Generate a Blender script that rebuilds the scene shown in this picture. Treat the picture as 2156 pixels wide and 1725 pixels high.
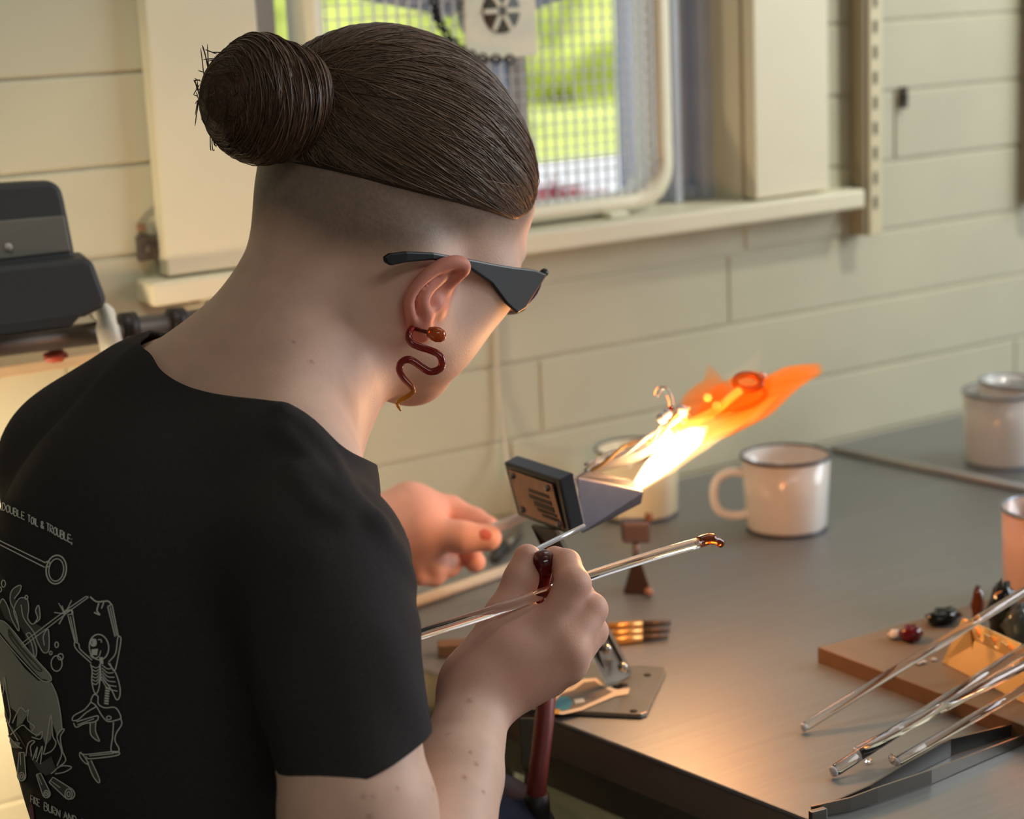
import bpy, bmesh, math, random
import numpy as np
from mathutils import Vector, Matrix
from mathutils.bvhtree import BVHTree
from mathutils.geometry import tessellate_polygon

for o in list(bpy.data.objects):
    bpy.data.objects.remove(o, do_unlink=True)
scene = bpy.context.scene
COL = scene.collection
rng = np.random.default_rng(7)
random.seed(7)

# ------------------------------------------------------------------ camera
# World axes: +X runs along the window wall (the way the person faces), +Y goes to the wall, Z up.
PW, PH, FPX = 2156, 1725, 4000.0
PIT, ROL, YAW = math.radians(12.7), math.radians(-2.57), math.radians(33.65)
CAM = np.array([0.0, 0.0, 1.29])
_h = np.array([math.sin(YAW), math.cos(YAW), 0.0])          # horizontal view direction
_r = np.array([math.cos(YAW), -math.sin(YAW), 0.0])
_z = np.array([0, 0, 1.0])
FWD = math.cos(PIT) * _h - math.sin(PIT) * _z
_u = math.sin(PIT) * _h + math.cos(PIT) * _z
RGT = math.cos(ROL) * _r + math.sin(ROL) * _u
UPV = -math.sin(ROL) * _r + math.cos(ROL) * _u
camd = bpy.data.cameras.new('camera')
cam = bpy.data.objects.new('camera', camd)
COL.objects.link(cam)
cam.matrix_world = Matrix([[RGT[i], UPV[i], -FWD[i], CAM[i]] for i in range(3)] + [[0, 0, 0, 1]])
camd.sensor_fit = 'HORIZONTAL'
camd.sensor_width = 36.0
camd.lens = FPX / PW * 36.0
camd.clip_start = 0.02
camd.dof.use_dof = True
camd.dof.focus_distance = 1.2
camd.dof.aperture_fstop = 6.0
camd.dof.aperture_blades = 0
scene.camera = cam

# ------------------------------------------------------------------ world, lights, exposure
scene.view_settings.view_transform = 'Standard'
scene.view_settings.look = 'None'
scene.view_settings.gamma = 1.0
scene.view_settings.use_curve_mapping = False
scene.view_settings.exposure = 0.0
try:
    scene.cycles.max_bounces = 8; scene.cycles.diffuse_bounces = 3; scene.cycles.glossy_bounces = 3; scene.cycles.volume_bounces = 0
except Exception:
    pass
world = bpy.data.worlds.new('sky')
scene.world = world
world.use_nodes = True
bg = world.node_tree.nodes['Background']
bg.inputs[0].default_value = (0.80, 0.88, 1.0, 1)
bg.inputs[1].default_value = 1.3

def light(name, kind, loc, energy, color, rot=None, look=None, size=None, size_y=None, radius=None):
    d = bpy.data.lights.new(name, kind)
    d.energy = energy
    d.color = color
    if size: d.size = size
    if size_y:
        d.shape = 'RECTANGLE'; d.size_y = size_y
    if radius is not None: d.shadow_soft_size = radius
    o = bpy.data.objects.new(name, d)
    COL.objects.link(o)
    o.location = loc
    if look is not None:
        o.rotation_euler = (Vector(look) - Vector(loc)).to_track_quat('-Z', 'Y').to_euler()
    return o

sun = light('sun', 'SUN', (0, -4, 8), 4.0, (1.0, 0.95, 0.85), look=(1.2, 2.0, 0))
light('window_daylight_right', 'AREA', (3.05, 0.25, 1.6), 46.0, (0.88, 0.94, 1.0), look=(0.6, 0.9, 0.95), size=1.5, size_y=1.1)
light('ceiling_fixture', 'AREA', (1.75, 1.1, 2.5), 3.5, (1.0, 0.97, 0.88), look=(1.75, 1.2, 0), size=1.3, size_y=0.3)
light('rear_fill_light', 'AREA', (0.3, -0.9, 2.5), 7.5, (1.0, 0.96, 0.90), look=(0.3, -0.6, 0), size=1.2, size_y=0.5)  # added fill from behind the camera, no known fixture there
def spot(name, loc, look, energy, color, cone, blend=0.6, radius=0.06):
    o = light(name, 'SPOT', loc, energy, color, look=look, radius=radius)
    o.data.spot_size = math.radians(cone); o.data.spot_blend = blend
    return o
spot('wall_fill_spot_left', (0.20, 1.05, 2.1), (0.58, 1.6, 1.16), 25.0, (1.0, 0.93, 0.78), 44)  # added spot, aimed to brighten the left wall without lighting the neck
spot('wall_fill_spot_right', (2.1, 0.75, 2.35), (1.80, 1.6, 1.55), 60.0, (1.0, 0.97, 0.86), 50)  # added spot to brighten the upper right wall

# ------------------------------------------------------------------ helpers
def at(u, v, d):
    return CAM + (FWD + (u - PW / 2) / FPX * RGT - (v - PH / 2) / FPX * UPV) * d
def at_y(u, v, y):
    r = at(u, v, 1.0) - CAM
    return CAM + r * ((y - CAM[1]) / r[1])
def at_z(u, v, z):
    r = at(u, v, 1.0) - CAM
    return CAM + r * ((z - CAM[2]) / r[2])
def unit(v):
    v = np.asarray(v, float); return v / np.linalg.norm(v)
def srgb(r, g, b):
    f = lambda c: (c / 255 / 12.92) if c / 255 <= 0.04045 else ((c / 255 + 0.055) / 1.055) ** 2.4
    return (f(r), f(g), f(b), 1.0)

MATS = {}
def mat(name, col, rough=0.6, metal=0.0, noise=0.0, nscale=30, bump=0.0, bscale=80, trans=0.0, ior=1.45, spec=0.5,
        attr=None, sss=0.0, coat=0.0, stretch=None, emit=None, aniso=0.0):
    if name in MATS: return MATS[name]
    m = bpy.data.materials.new(name); m.use_nodes = True
    nt = m.node_tree; N = nt.nodes; L = nt.links
    p = N['Principled BSDF']
    p.inputs['Base Color'].default_value = col
    p.inputs['Roughness'].default_value = rough
    p.inputs['Metallic'].default_value = metal
    p.inputs['Transmission Weight'].default_value = trans
    p.inputs['IOR'].default_value = ior
    p.inputs['Specular IOR Level'].default_value = spec
    p.inputs['Coat Weight'].default_value = coat
    p.inputs['Anisotropic'].default_value = aniso
    if sss:
        p.inputs['Subsurface Weight'].default_value = sss
        p.inputs['Subsurface Radius'].default_value = (0.012, 0.005, 0.003)
        p.inputs['Subsurface Scale'].default_value = 1.3
    tc = N.new('ShaderNodeTexCoord')
    vec = tc.outputs['Object']
    if stretch:
        mp = N.new('ShaderNodeMapping'); mp.inputs['Scale'].default_value = stretch
        L.new(vec, mp.inputs['Vector']); vec = mp.outputs['Vector']
    src = None
    if attr:
        a = N.new('ShaderNodeVertexColor'); a.layer_name = attr; src = a.outputs['Color']
    if noise:
        n = N.new('ShaderNodeTexNoise'); n.inputs['Scale'].default_value = nscale; n.inputs['Detail'].default_value = 5
        L.new(vec, n.inputs['Vector'])
        mr = N.new('ShaderNodeMapRange')
        mr.inputs['From Min'].default_value = 0.3; mr.inputs['From Max'].default_value = 0.7
        mr.inputs['To Min'].default_value = 1 - noise; mr.inputs['To Max'].default_value = 1 + noise
        L.new(n.outputs['Fac'], mr.inputs['Value'])
        mx = N.new('ShaderNodeVectorMath'); mx.operation = 'MULTIPLY'
        if src: L.new(src, mx.inputs[0])
        else: mx.inputs[0].default_value = col[:3]
        L.new(mr.outputs['Result'], mx.inputs[1]); src = mx.outputs['Vector']
    if src: L.new(src, p.inputs['Base Color'])
    if bump:
        n2 = N.new('ShaderNodeTexNoise'); n2.inputs['Scale'].default_value = bscale; n2.inputs['Detail'].default_value = 4
        L.new(vec, n2.inputs['Vector'])
        b = N.new('ShaderNodeBump'); b.inputs['Strength'].default_value = bump; b.inputs['Distance'].default_value = 0.002
        L.new(n2.outputs['Fac'], b.inputs['Height']); L.new(b.outputs['Normal'], p.inputs['Normal'])
    if emit:
        p.inputs['Emission Color'].default_value = emit[0]; p.inputs['Emission Strength'].default_value = emit[1]
    MATS[name] = m
    return m

def tag(o, label=None, cat=None, group=None, kind=None):
    if label: o['label'] = label
    if cat: o['category'] = cat
    if group: o['group'] = group
    if kind: o['kind'] = kind
    return o
def setparent(o, p):
    o.parent = p
    o.matrix_parent_inverse = p.matrix_basis.inverted()
def empty(name, loc):
    o = bpy.data.objects.new(name, None); COL.objects.link(o)
    o.location = loc; o.empty_display_size = 0.02
    return o
def obj(name, V, Fc, m, parent=None, smooth=False, origin=None):
    V = np.asarray(V, float)
    if origin is None: origin = np.array([V[:, 0].mean(), V[:, 1].mean(), V[:, 2].min()])
    origin = np.asarray(origin, float)
    me = bpy.data.meshes.new(name)
    me.from_pydata([tuple(v) for v in V - origin], [], [tuple(int(i) for i in f) for f in Fc])
    me.update()
    if smooth: me.polygons.foreach_set('use_smooth', [True] * len(me.polygons))
    if m: me.materials.append(m)
    o = bpy.data.objects.new(name, me); COL.objects.link(o)
    o.location = origin
    if parent: setparent(o, parent)
    return o
def recalc(o):
    bm = bmesh.new(); bm.from_mesh(o.data); bmesh.ops.recalc_face_normals(bm, faces=bm.faces); bm.to_mesh(o.data); bm.free()
    return o
def bevel(o, w, seg=2):
    b = o.modifiers.new('bevel', 'BEVEL'); b.width = w; b.segments = seg; b.limit_method = 'ANGLE'
    b.angle_limit = math.radians(35)
    return o
BOXF = [(0, 3, 2, 1), (4, 5, 6, 7), (0, 1, 5, 4), (1, 2, 6, 5), (2, 3, 7, 6), (3, 0, 4, 7)]
def boxv(lo, hi):
    x0, y0, z0 = lo; x1, y1, z1 = hi
    return [(x0, y0, z0), (x1, y0, z0), (x1, y1, z0), (x0, y1, z0), (x0, y0, z1), (x1, y0, z1), (x1, y1, z1), (x0, y1, z1)]
def box(name, lo, hi, m, parent=None, bev=0.0):
    o = obj(name, boxv(lo, hi), BOXF, m, parent)
    if bev: bevel(o, bev)
    return o
def hexa(name, pts, m, parent=None, bev=0.0):
    """eight corners: bottom ring then top ring"""
    o = recalc(obj(name, pts, BOXF, m, parent))
    if bev: bevel(o, bev)
    return o
def obox(name, c, ax, ay, az, half, m, parent=None, bev=0.0):
    c = np.asarray(c); P = []
    for sz in (-1, 1):
        for sx, sy in ((-1, -1), (1, -1), (1, 1), (-1, 1)):
            P.append(c + ax * sx * half[0] + ay * sy * half[1] + az * sz * half[2])
    return hexa(name, P, m, parent, bev)
def frame_of(t, ref=None):
    t = unit(t)
    r = np.array([0, 0, 1.0]) if ref is None else ref
    if abs(t @ r) > 0.95: r = np.array([1.0, 0, 0])
    a = unit(np.cross(r, t)); b = np.cross(t, a)
    return a, b
def tube_geo(pts, rad, n=12, cap=True, ref=None):
    pts = np.asarray(pts, float); k = len(pts)
    rad = np.broadcast_to(np.asarray(rad, float), (k,))
    V = []; Fc = []
    a = None
    for i in range(k):
        t = pts[min(i + 1, k - 1)] - pts[max(i - 1, 0)]
        t = unit(t)
        if a is None: a, b = frame_of(t, ref)
        else:
            a = unit(a - t * (a @ t)); b = np.cross(t, a)
        for j in range(n):
            w = 2 * math.pi * j / n
            V.append(pts[i] + rad[i] * (math.cos(w) * a + math.sin(w) * b))
    for i in range(k - 1):
        for j in range(n):
            j2 = (j + 1) % n
            Fc.append((i * n + j, i * n + j2, (i + 1) * n + j2, (i + 1) * n + j))
    if cap:
        Fc.append(tuple(range(n - 1, -1, -1))); Fc.append(tuple((k - 1) * n + j for j in range(n)))
    return V, Fc
def tube(name, pts, rad, m, parent=None, n=12, smooth=True):
    V, Fc = tube_geo(pts, rad, n)
    return obj(name, V, Fc, m, parent, smooth)
def spline(pts, n=8):
    """Catmull-Rom through points (any dimension)"""
    P = np.asarray(pts, float); P = np.vstack([2 * P[0] - P[1], P, 2 * P[-1] - P[-2]])
    out = []
    for i in range(1, len(P) - 2):
        for s in np.linspace(0, 1, n, endpoint=False):
            p0, p1, p2, p3 = P[i - 1:i + 3]
            out.append(0.5 * ((2 * p1) + (p2 - p0) * s + (2 * p0 - 5 * p1 + 4 * p2 - p3) * s * s + (3 * p1 - p0 - 3 * p2 + p3) * s ** 3))
    out.append(P[-2]); return np.array(out)
def lathe_geo(prof, c, n=40, axis=None):
    V = []; Fc = []; k = len(prof)
    c = np.asarray(c, float)
    if axis is None: A = np.array([0, 0, 1.0]); a = np.array([1.0, 0, 0]); b = np.array([0, 1.0, 0])
    else:
        A = unit(axis); a, b = frame_of(A)
    for r, z in prof:
        for j in range(n):
            w = 2 * math.pi * j / n
            V.append(c + A * z + r * (math.cos(w) * a + math.sin(w) * b))
    for i in range(k - 1):
        for j in range(n):
            j2 = (j + 1) % n
            Fc.append((i * n + j, i * n + j2, (i + 1) * n + j2, (i + 1) * n + j))
    return V, Fc
def lathe(name, prof, c, m, parent=None, n=40, axis=None, smooth=True):
    V, Fc = lathe_geo(prof, c, n, axis)
    return recalc(obj(name, V, Fc, m, parent, smooth))
# ================================================================== the setting
TZ = 0.75                                   # table top height
YW = 1.582                                  # face of the block wall
CH = 0.0795                                 # height of one course of blocks
def struct(o): o['kind'] = 'structure'; return o
def wall_mat(name, col):
    return mat(name, col, rough=0.55, noise=0.05, nscale=6, bump=0.15, bscale=40, spec=0.3)
m_block = wall_mat('cream_block_paint', srgb(180, 177, 153))
m_mortar = mat('cream_mortar_paint', srgb(178, 174, 150), rough=0.6, noise=0.06, nscale=25, bump=0.2, bscale=60)
m_trim = mat('cream_gloss_paint', srgb(212, 205, 178), rough=0.4, noise=0.03, nscale=8, spec=0.4)
m_plain = mat('grey_brown_plaster', srgb(172, 168, 158), rough=0.7, noise=0.04, nscale=5)
WX0, WX1, WZ0, WZ1 = 0.785, 1.37, 1.045, 1.75      # window opening
XA, XB = -1.6, 3.2
def multi(name, boxes, m):
    V = []; Fc = []
    for lo, hi in boxes:
        b = len(V); V += boxv(lo, hi); Fc += [tuple(i + b for i in f) for f in BOXF]
    return obj(name, V, Fc, m)
wall = multi('wall_back', [((XA, YW + .0020, 0), (WX0, YW + .16, 2.6)), ((WX1, YW + .0020, 0), (XB, YW + .16, 2.6)),
                           ((WX0, YW + .0020, 0), (WX1, YW + .16, WZ0)), ((WX0, YW + .0020, WZ1), (WX1, YW + .16, 2.6))], m_mortar)
struct(wall)
BL = 0.76; jw = 0.0034
cache = {}
def block(x0, x1, z0, z1):
    k = (round(x1 - x0, 3), round(z1 - z0, 3))
    if k not in cache:
        w, h = k; b = 0.0013
        V = [(0, .006, 0), (w, .006, 0), (w, .006, h), (0, .006, h), (0, b, 0), (w, b, 0), (w, b, h), (0, b, h), (b, 0, b), (w - b, 0, b), (w - b, 0, h - b), (b, 0, h - b)]
        Fc = [(3, 2, 1, 0), (8, 9, 10, 11)]
        for i in range(4):
            j = (i + 1) % 4
            Fc += [(i, j, 4 + j, 4 + i), (4 + i, 4 + j, 8 + j, 8 + i)]
        me = bpy.data.meshes.new('block'); me.from_pydata(V, [], Fc); me.update(); me.materials.append(m_block); cache[k] = me
    o = bpy.data.objects.new('block', cache[k]); COL.objects.link(o)
    o.location = (x0, YW + rng.uniform(-0.0004, 0.0004), z0); setparent(o, wall)
off = {2: 1.346, 4: 1.600, 3: 1.81, 5: 1.83, 1: 1.09, 0: 1.05}
k0 = -9
for k in range(k0, 23):
    z0 = TZ + CH * k + jw / 2; z1 = TZ + CH * (k + 1) - jw / 2
    if z0 < 0.02 or z1 > 2.6: continue
    o0 = off.get(k, 1.346 + (0.254 if k % 2 else 0) + 0.13)
    xs = [XA] + [x for x in o0 + BL * np.arange(-8, 8) if XA + .05 < x < XB - .05] + [XB]
    for a, b in zip(xs[:-1], xs[1:]):
        a += .0009; b -= .0009
        segs = [(a, b)]
        if z1 > WZ0 and z0 < WZ1:
            segs = [(p, q) for p, q in ((a, min(b, WX0 - .002)), (max(a, WX1 + .002), b)) if q - p > 0.02]
        for p, q in segs:
            if z0 < WZ0 < z1 and WX0 < (p + q) / 2 < WX1: continue
            block(p, q, z0, z1)
struct(box('floor', (XA, -1.8, -0.05), (XB, YW + .1, 0), mat('concrete_floor', srgb(120, 118, 108), rough=0.7, noise=0.15, nscale=9, bump=0.1)))
struct(box('ceiling', (XA, -1.8, 2.6), (XB, YW + .1, 2.65), m_plain))
struct(box('wall_left', (XA - .1, -1.8, 0), (XA, YW + .1, 2.6), m_plain))
struct(box('wall_right', (XB, -1.8, 0), (XB + .1, YW + .1, 2.6), m_plain))
struct(box('wall_front', (XA, -1.9, 0), (XB, -1.8, 2.6), m_plain))
# casing boards, sill
struct(box('trim_1', (0.679, YW - .020, 1.047), (0.785, YW - .001, 1.86), m_trim, bev=.002))
struct(box('trim_2', (1.37, YW - .020, 1.047), (1.478, YW - .001, 1.86), m_trim, bev=.002))
struct(box('trim_3', (0.657, YW - .034, 1.024), (1.520, YW + .060, 1.045), m_trim, bev=.003))
# window frame with sliding tracks and pane
m_alu = mat('grey_blue_aluminium', srgb(186, 193, 206), rough=0.5, metal=0.1, noise=0.05, nscale=20)
win = box('window_1', (WX0, YW + .05, WZ0), (WX0 + .055, YW + .10, WZ1), m_alu, bev=.002); struct(win)
for x0, x1, y0 in ((1.285, 1.300, .055), (1.308, 1.318, .04), (1.325, 1.342, .06), (1.350, 1.368, .045)):
    box('window_track', (x0, YW + y0, WZ0), (x1, YW + y0 + .03, WZ1), m_alu, win, .0015)
box('sash_stile', (1.262, YW + .062, WZ0), (1.285, YW + .082, WZ1), m_alu, win, .002)
box('window_bottom_rail', (WX0, YW + .055, WZ0), (WX1, YW + .095, WZ0 + .014), m_alu, win, .0015)
box('window_top_rail', (WX0, YW + .055, WZ1 - .03), (WX1, YW + .095, WZ1), m_alu, win, .0015)
box('pane', (WX0 + .055, YW + .112, WZ0 + .014), (WX1, YW + .116, WZ1 - .03), mat('window_glass', (1, 1, 1, 1), rough=0.0, trans=1.0, ior=1.02, spec=0.1), win)
box('jamb', (WX0, YW + .0, WZ0), (WX0 + .004, YW + .16, WZ1), m_trim, win); box('jamb', (WX1 - .004, YW + .0, WZ0), (WX1, YW + .16, WZ1), m_trim, win)
# box fan standing in the window
fx0, fz0, fh = 1.062, 1.262, 0.213
fan = empty('box_fan', (fx0, YW + .02, WZ0)); tag(fan, 'white box fan with a square wire grille standing in the window', 'fan')
m_fan = mat('ivory_plastic', srgb(222, 216, 190), rough=0.45)
m_wire = mat('white_wire', srgb(196, 198, 200), rough=0.45)
def rrect(h, r, n=8):
    out = []
    for cx, cz, a0 in ((h - r, h - r, 0), (-h + r, h - r, 90), (-h + r, -h + r, 180), (h - r, -h + r, 270)):
        for a in np.linspace(a0, a0 + 90, n): out.append((cx + r * math.cos(math.radians(a)), cz + r * math.sin(math.radians(a))))
    return out
ro = rrect(fh, .045); ri = rrect(fh - .016, .036); n = len(ro)
V = [(fx0 + x, YW + y, fz0 + z) for y in (.004, .046) for R_ in (ro, ri) for x, z in R_]
Fc = []
for i in range(n):
    j = (i + 1) % n
    Fc += [(i, j, n + j, n + i), (2 * n + i, 3 * n + i, 3 * n + j, 2 * n + j), (i, 2 * n + i, 2 * n + j, j), (n + i, n + j, 3 * n + j, 3 * n + i)]
recalc(obj('fan_frame', V, Fc, m_fan, fan, True))
for k in range(-15, 16):
    x = fx0 + k * 0.0128
    box('grille_wire', (x - .0006, YW + .006, fz0 - .198), (x + .0006, YW + .0085, fz0 + .198), m_wire, fan)
    z = fz0 + k * 0.0128
    box('grille_wire', (fx0 - .198, YW + .0085, z - .0006), (fx0 + .198, YW + .011, z + .0006), m_wire, fan)
m_fblade = mat('pale_grey_blade', srgb(176, 186, 204), rough=0.4)
for k in range(3):
    a = math.radians(30 + 120 * k); V = []; Fc = []
    for i in range(8):
        r = 0.035 + (0.165 - 0.035) * i / 7; w = 0.04 + 0.075 * i / 7
        for s in (-1, 1):
            aa = a + s * w / (2 * r) * 1.1
            V.append((fx0 + r * math.cos(aa), YW + .028 + s * .010, fz0 + r * math.sin(aa)))
    for i in range(7): Fc.append((2 * i, 2 * i + 1, 2 * i + 3, 2 * i + 2))
    o = obj('fan_blade', V, Fc, m_fblade, fan, True); sm = o.modifiers.new('t', 'SOLIDIFY'); sm.thickness = .002
lathe('motor_hub', [(0.0, -.024), (.030, -.022), (.036, -.012), (.036, .0)], (fx0, YW + .026, fz0), mat('hub_grey', srgb(150, 148, 138), rough=0.5), fan, 32, axis=(0, 1, 0))
lathe('hub_badge', [(0.0, 0), (.022, 0), (.022, .0015), (0.0, .0015)], (fx0, YW + .0005, fz0), mat('hub_dark', srgb(96, 94, 88), rough=0.5), fan, 28, axis=(0, 1, 0))
for k in range(6):
    a = k * math.pi / 3
    obox('badge_spoke', (fx0 + .013 * math.cos(a), YW - .0005, fz0 + .013 * math.sin(a)), np.array([math.cos(a), 0, math.sin(a)]), np.array([0, 1, 0.]), np.array([-math.sin(a), 0, math.cos(a)]), (.008, .001, .0022), m_fan, fan)
obox('hub_cover', (fx0, YW + .003, fz0), np.array([1, 0, 0.]), np.array([0, 1, 0.]), np.array([0, 0, 1.]), (.042, .0018, .046), m_fan, fan, .001)
box('motor_strut', (fx0 + .030, YW + .030, fz0 - .20), (fx0 + .048, YW + .040, fz0 + .20), mat('strut_grey', srgb(150, 146, 136), rough=0.5), fan, .001)
for s in (-1, 1): box('fan_foot', (fx0 + s * .13 - .012, YW - .01, WZ0), (fx0 + s * .13 + .012, YW + .05, fz0 - fh + .002), m_fan, fan, .002)
# dark chain hanging in front of the fan
ch = empty('pull_chain', at_y(935, 60, YW - .02)); tag(ch, 'black chain hanging across the box fan', 'chain')
m_chain = mat('black_iron', srgb(40, 40, 42), rough=0.5, metal=0.5)
cp = spline([at_y(905, -60, YW - .012), at_y(915, 10, YW - .012), at_y(925, 48, YW - .012), at_y(960, 95, YW - .012), at_y(1010, 122, YW - .012), at_y(1080, 126, YW - .012)], 5)
for i in range(0, len(cp) - 1, 1):
    a, b = cp[i], cp[i + 1]; t = unit(b - a); s1, s2 = frame_of(t, np.array([0, 1.0, 0]))
    if i % 2: s1, s2 = s2, s1
    c = (a + b) / 2; L_ = np.linalg.norm(b - a) * .62
    ring_ = [c + t * L_ * math.cos(w) + s1 * .0042 * math.sin(w) for w in np.linspace(0, 2 * math.pi, 13)]
    tube('chain_link', ring_, .0015, m_chain, ch, 6)
# outside the window
m_lawn = mat('sunlit_lawn', srgb(190, 202, 112), rough=0.9, noise=0.15, nscale=1.5)
struct(obj('ground', [(-30, 2.2, 0), (40, 2.2, 0), (40, 60, 0), (-30, 60, 0)], [(0, 1, 2, 3)], mat('pale_pavement', srgb(190, 190, 192), rough=0.9, noise=0.1, nscale=0.8)))
o = obj('lawn', [(-20, 11.3, .02), (45, 11.3, .02), (45, 20.5, .02), (-20, 20.5, .02)], [(0, 1, 2, 3)], m_lawn); struct(o)
def leafball(name, c, r, n, m, parent=None, lab=None):
    V = []; Fc = []; nu, nv = 40, 26; ph = rng.uniform(0, 6, 8)
    for i in range(nv + 1):
        w = math.pi * i / nv
        for j in range(nu):
            a = 2 * math.pi * j / nu; q = np.array([math.sin(w) * math.cos(a), math.sin(w) * math.sin(a), math.cos(w)])
            k = 1 + .13 * math.sin(5 * a + ph[0] + 3 * w) * math.sin(4 * w + ph[1]) + .08 * math.sin(11 * a + ph[2]) * math.sin(9 * w + ph[3]) + rng.normal() * .05
            V.append(np.array(c) + q * np.array(r) * k)
    for i in range(nv):
        for j in range(nu): Fc.append((i * nu + j, (i + 1) * nu + j, (i + 1) * nu + (j + 1) % nu, i * nu + (j + 1) % nu))
    return obj(name, V, Fc, m, parent, True)
m_leaf = mat('yellow_green_leaves', srgb(176, 186, 96), rough=0.7, noise=0.3, nscale=3)
m_leaf2 = mat('bright_green_leaves', srgb(140, 164, 96), rough=0.7, noise=0.3, nscale=3)
m_bark = mat('grey_bark', srgb(110, 98, 86), rough=0.9, noise=0.2)
for i, (u, v, y, r, mm, lab) in enumerate([(770, -30, 14, 1.6, m_leaf, 'yellow-green tree outside, seen left of the fan hub'), (1160, 60, 17, 1.2, m_leaf, 'small yellow-green tree outside, seen right of the fan hub'), (1330, -330, 24, 2.6, m_leaf2, 'bright green tree far outside the window')]):
    c = at_y(u, v, y); t = empty('garden_tree', (c[0], c[1], 0)); tag(t, lab, 'tree', 'trees outside the window')
    tube('trunk', [(c[0], c[1], 0), (c[0] + .05, c[1], max(.4, c[2] * .6)), (c[0], c[1], c[2])], [.10, .08, .05], m_bark, t, 8)
    leafball('crown', c, (r, r, r * .9), 500, mm, t)
c = at_y(1165, 360, 4.6); o = leafball('red_shrub', (c[0], c[1], .32), (.32, .3, .34), 500, mat('maroon_leaves', srgb(120, 52, 66), rough=0.7)); tag(o, 'dark red shrub outside, low behind the fan grille', 'shrub')
c = at_z(1260, 120, 0.0); o = hexa('garden_wall', boxv((-14, 41, 0), (60, 41.6, 3.6)), mat('pale_house', srgb(206, 212, 222), rough=0.9)); struct(o)

# shelf uprights screwed to the wall
m_std = mat('taupe_steel', srgb(150, 140, 116), rough=0.5, metal=0.2)
m_slot = mat('slot_dark', srgb(90, 84, 70), rough=0.7)
for (x, zb, lab) in ((1.528, 0.990, 'slotted steel shelf upright screwed to the wall right of the window'), (1.815, 0.999, 'slotted steel shelf upright at the right edge of the picture')):
    t = empty('shelf_upright', (x, YW, zb)); tag(t, lab, 'shelf upright', 'shelf uprights')
    y1 = YW - .0008
    V = [(x, y1, zb), (x, y1 - .022, zb), (x + .019, y1 - .022, zb), (x + .019, y1, zb)]
    box('upright_channel', (x, y1 - .022, zb), (x + .019, y1, 1.9), m_std, t, .001)
    box('upright_face', (x + .006, y1 - .026, zb), (x + .026, y1 - .0225, 1.9), mat('upright_cream', srgb(196, 186, 150), rough=0.45), t, .001)
    k = 0; z = zb + .03
    while z < 1.6:
        box('slot', (x + .012, y1 - .0268, z), (x + .017, y1 - .0258, z + .014), m_slot, t); z += .028
# cord, hooks and nail holes on the wall
cord = tube('white_cable', spline([at_y(1046, 560, YW - .004), at_y(1046, 700, YW - .004), at_y(1048, 800, YW - .004), at_y(1056, 880, YW - .006), at_y(1066, 960, YW - .012), at_y(1075, 1015, YW - .03)], 5), .0018, mat('white_cord', srgb(186, 178, 160), rough=0.5))
tag(cord, 'thin white cord hanging down the wall below the window sill', 'cord')
m_hook = mat('dark_bracket', srgb(70, 62, 54), rough=0.6)
for (u, v, w, h, lab) in ((309, 522, .009, .011, 'dark square bracket at the lower left corner of the window board'), (1727, 350, .006, .008, 'small dark bracket at the lower right corner of the window board'), (1903, 205, .0035, .012, 'short dark peg standing out of a wall joint right of the shelf upright'), (297, 478, .0032, .003, 'small rusty screw beside the left window board'), (410, 631, .004, .003, 'small rusty screw under the left end of the sill')):
    c = at_y(u, v, YW - .004)
    t = empty('wall_bracket', c); tag(t, lab, 'bracket')
    mm = m_hook if 'dark' in lab else mat('rust', srgb(124, 92, 68), rough=0.8)
    box('bracket_plate', (c[0] - w, YW - .008, c[2] - h), (c[0] + w, YW - .001, c[2] + h), mm, t, .001)
    lathe('bracket_screw', [(0, -.003), (w * .5, -.002), (w * .5, .001)], (c[0], YW - .008, c[2]), mm, t, 12, axis=(0, 1, 0))

# ================================================================== work table
m_steel = mat('brushed_steel', srgb(152, 154, 154), rough=0.48, metal=0.78, noise=0.045, nscale=14, bump=0.05, bscale=30, stretch=(0.6, 14, 3), aniso=0.3)
m_edge = mat('dull_steel_edge', srgb(150, 140, 126), rough=0.45, metal=0.7, noise=0.1, nscale=20)
table = empty('work_table', (1.4, 1.0, 0)); tag(table, 'stainless steel topped work table pushed against the block wall', 'table')
def fe(y): return 0.741 + (1.253 - y) * 0.11            # front edge runs a little askew
y0t, y1t, xr = 0.30, YW - .006, 2.45
P = [(fe(y0t), y0t), (xr, y0t), (xr, y1t), (fe(y1t), y1t)]
hexa('table_top', [(x, y, TZ - .004) for x, y in P] + [(x, y, TZ) for x, y in P], m_steel, table, .0012)
hexa('front_lip', [(fe(y0t) + .001, y0t, TZ - .032), (fe(y0t) + .006, y0t, TZ - .032), (fe(y1t) + .006, y1t, TZ - .032), (fe(y1t) + .001, y1t, TZ - .032),
                   (fe(y0t) + .001, y0t, TZ - .004), (fe(y0t) + .006, y0t, TZ - .004), (fe(y1t) + .006, y1t, TZ - .004), (fe(y1t) + .001, y1t, TZ - .004)], m_edge, table)
hexa('apron', [(fe(y0t) + .05, y0t + .03, TZ - .09), (fe(y0t) + .07, y0t + .03, TZ - .09), (fe(y1t) + .07, y1t - .03, TZ - .09), (fe(y1t) + .05, y1t - .03, TZ - .09),
               (fe(y0t) + .05, y0t + .03, TZ - .004), (fe(y0t) + .07, y0t + .03, TZ - .004), (fe(y1t) + .07, y1t - .03, TZ - .004), (fe(y1t) + .05, y1t - .03, TZ - .004)], mat('grey_green_frame', srgb(112, 112, 98), rough=0.6), table)
for x, y in ((fe(.4) + .05, .36), (fe(1.5) + .05, 1.50), (2.38, .36), (2.38, 1.50)):
    box('leg', (x - .02, y - .02, 0), (x + .02, y + .02, TZ - .004), mat('grey_green_frame', srgb(112, 112, 98)), table, .002)
c = at(1330, 1760, 1.62)
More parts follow.
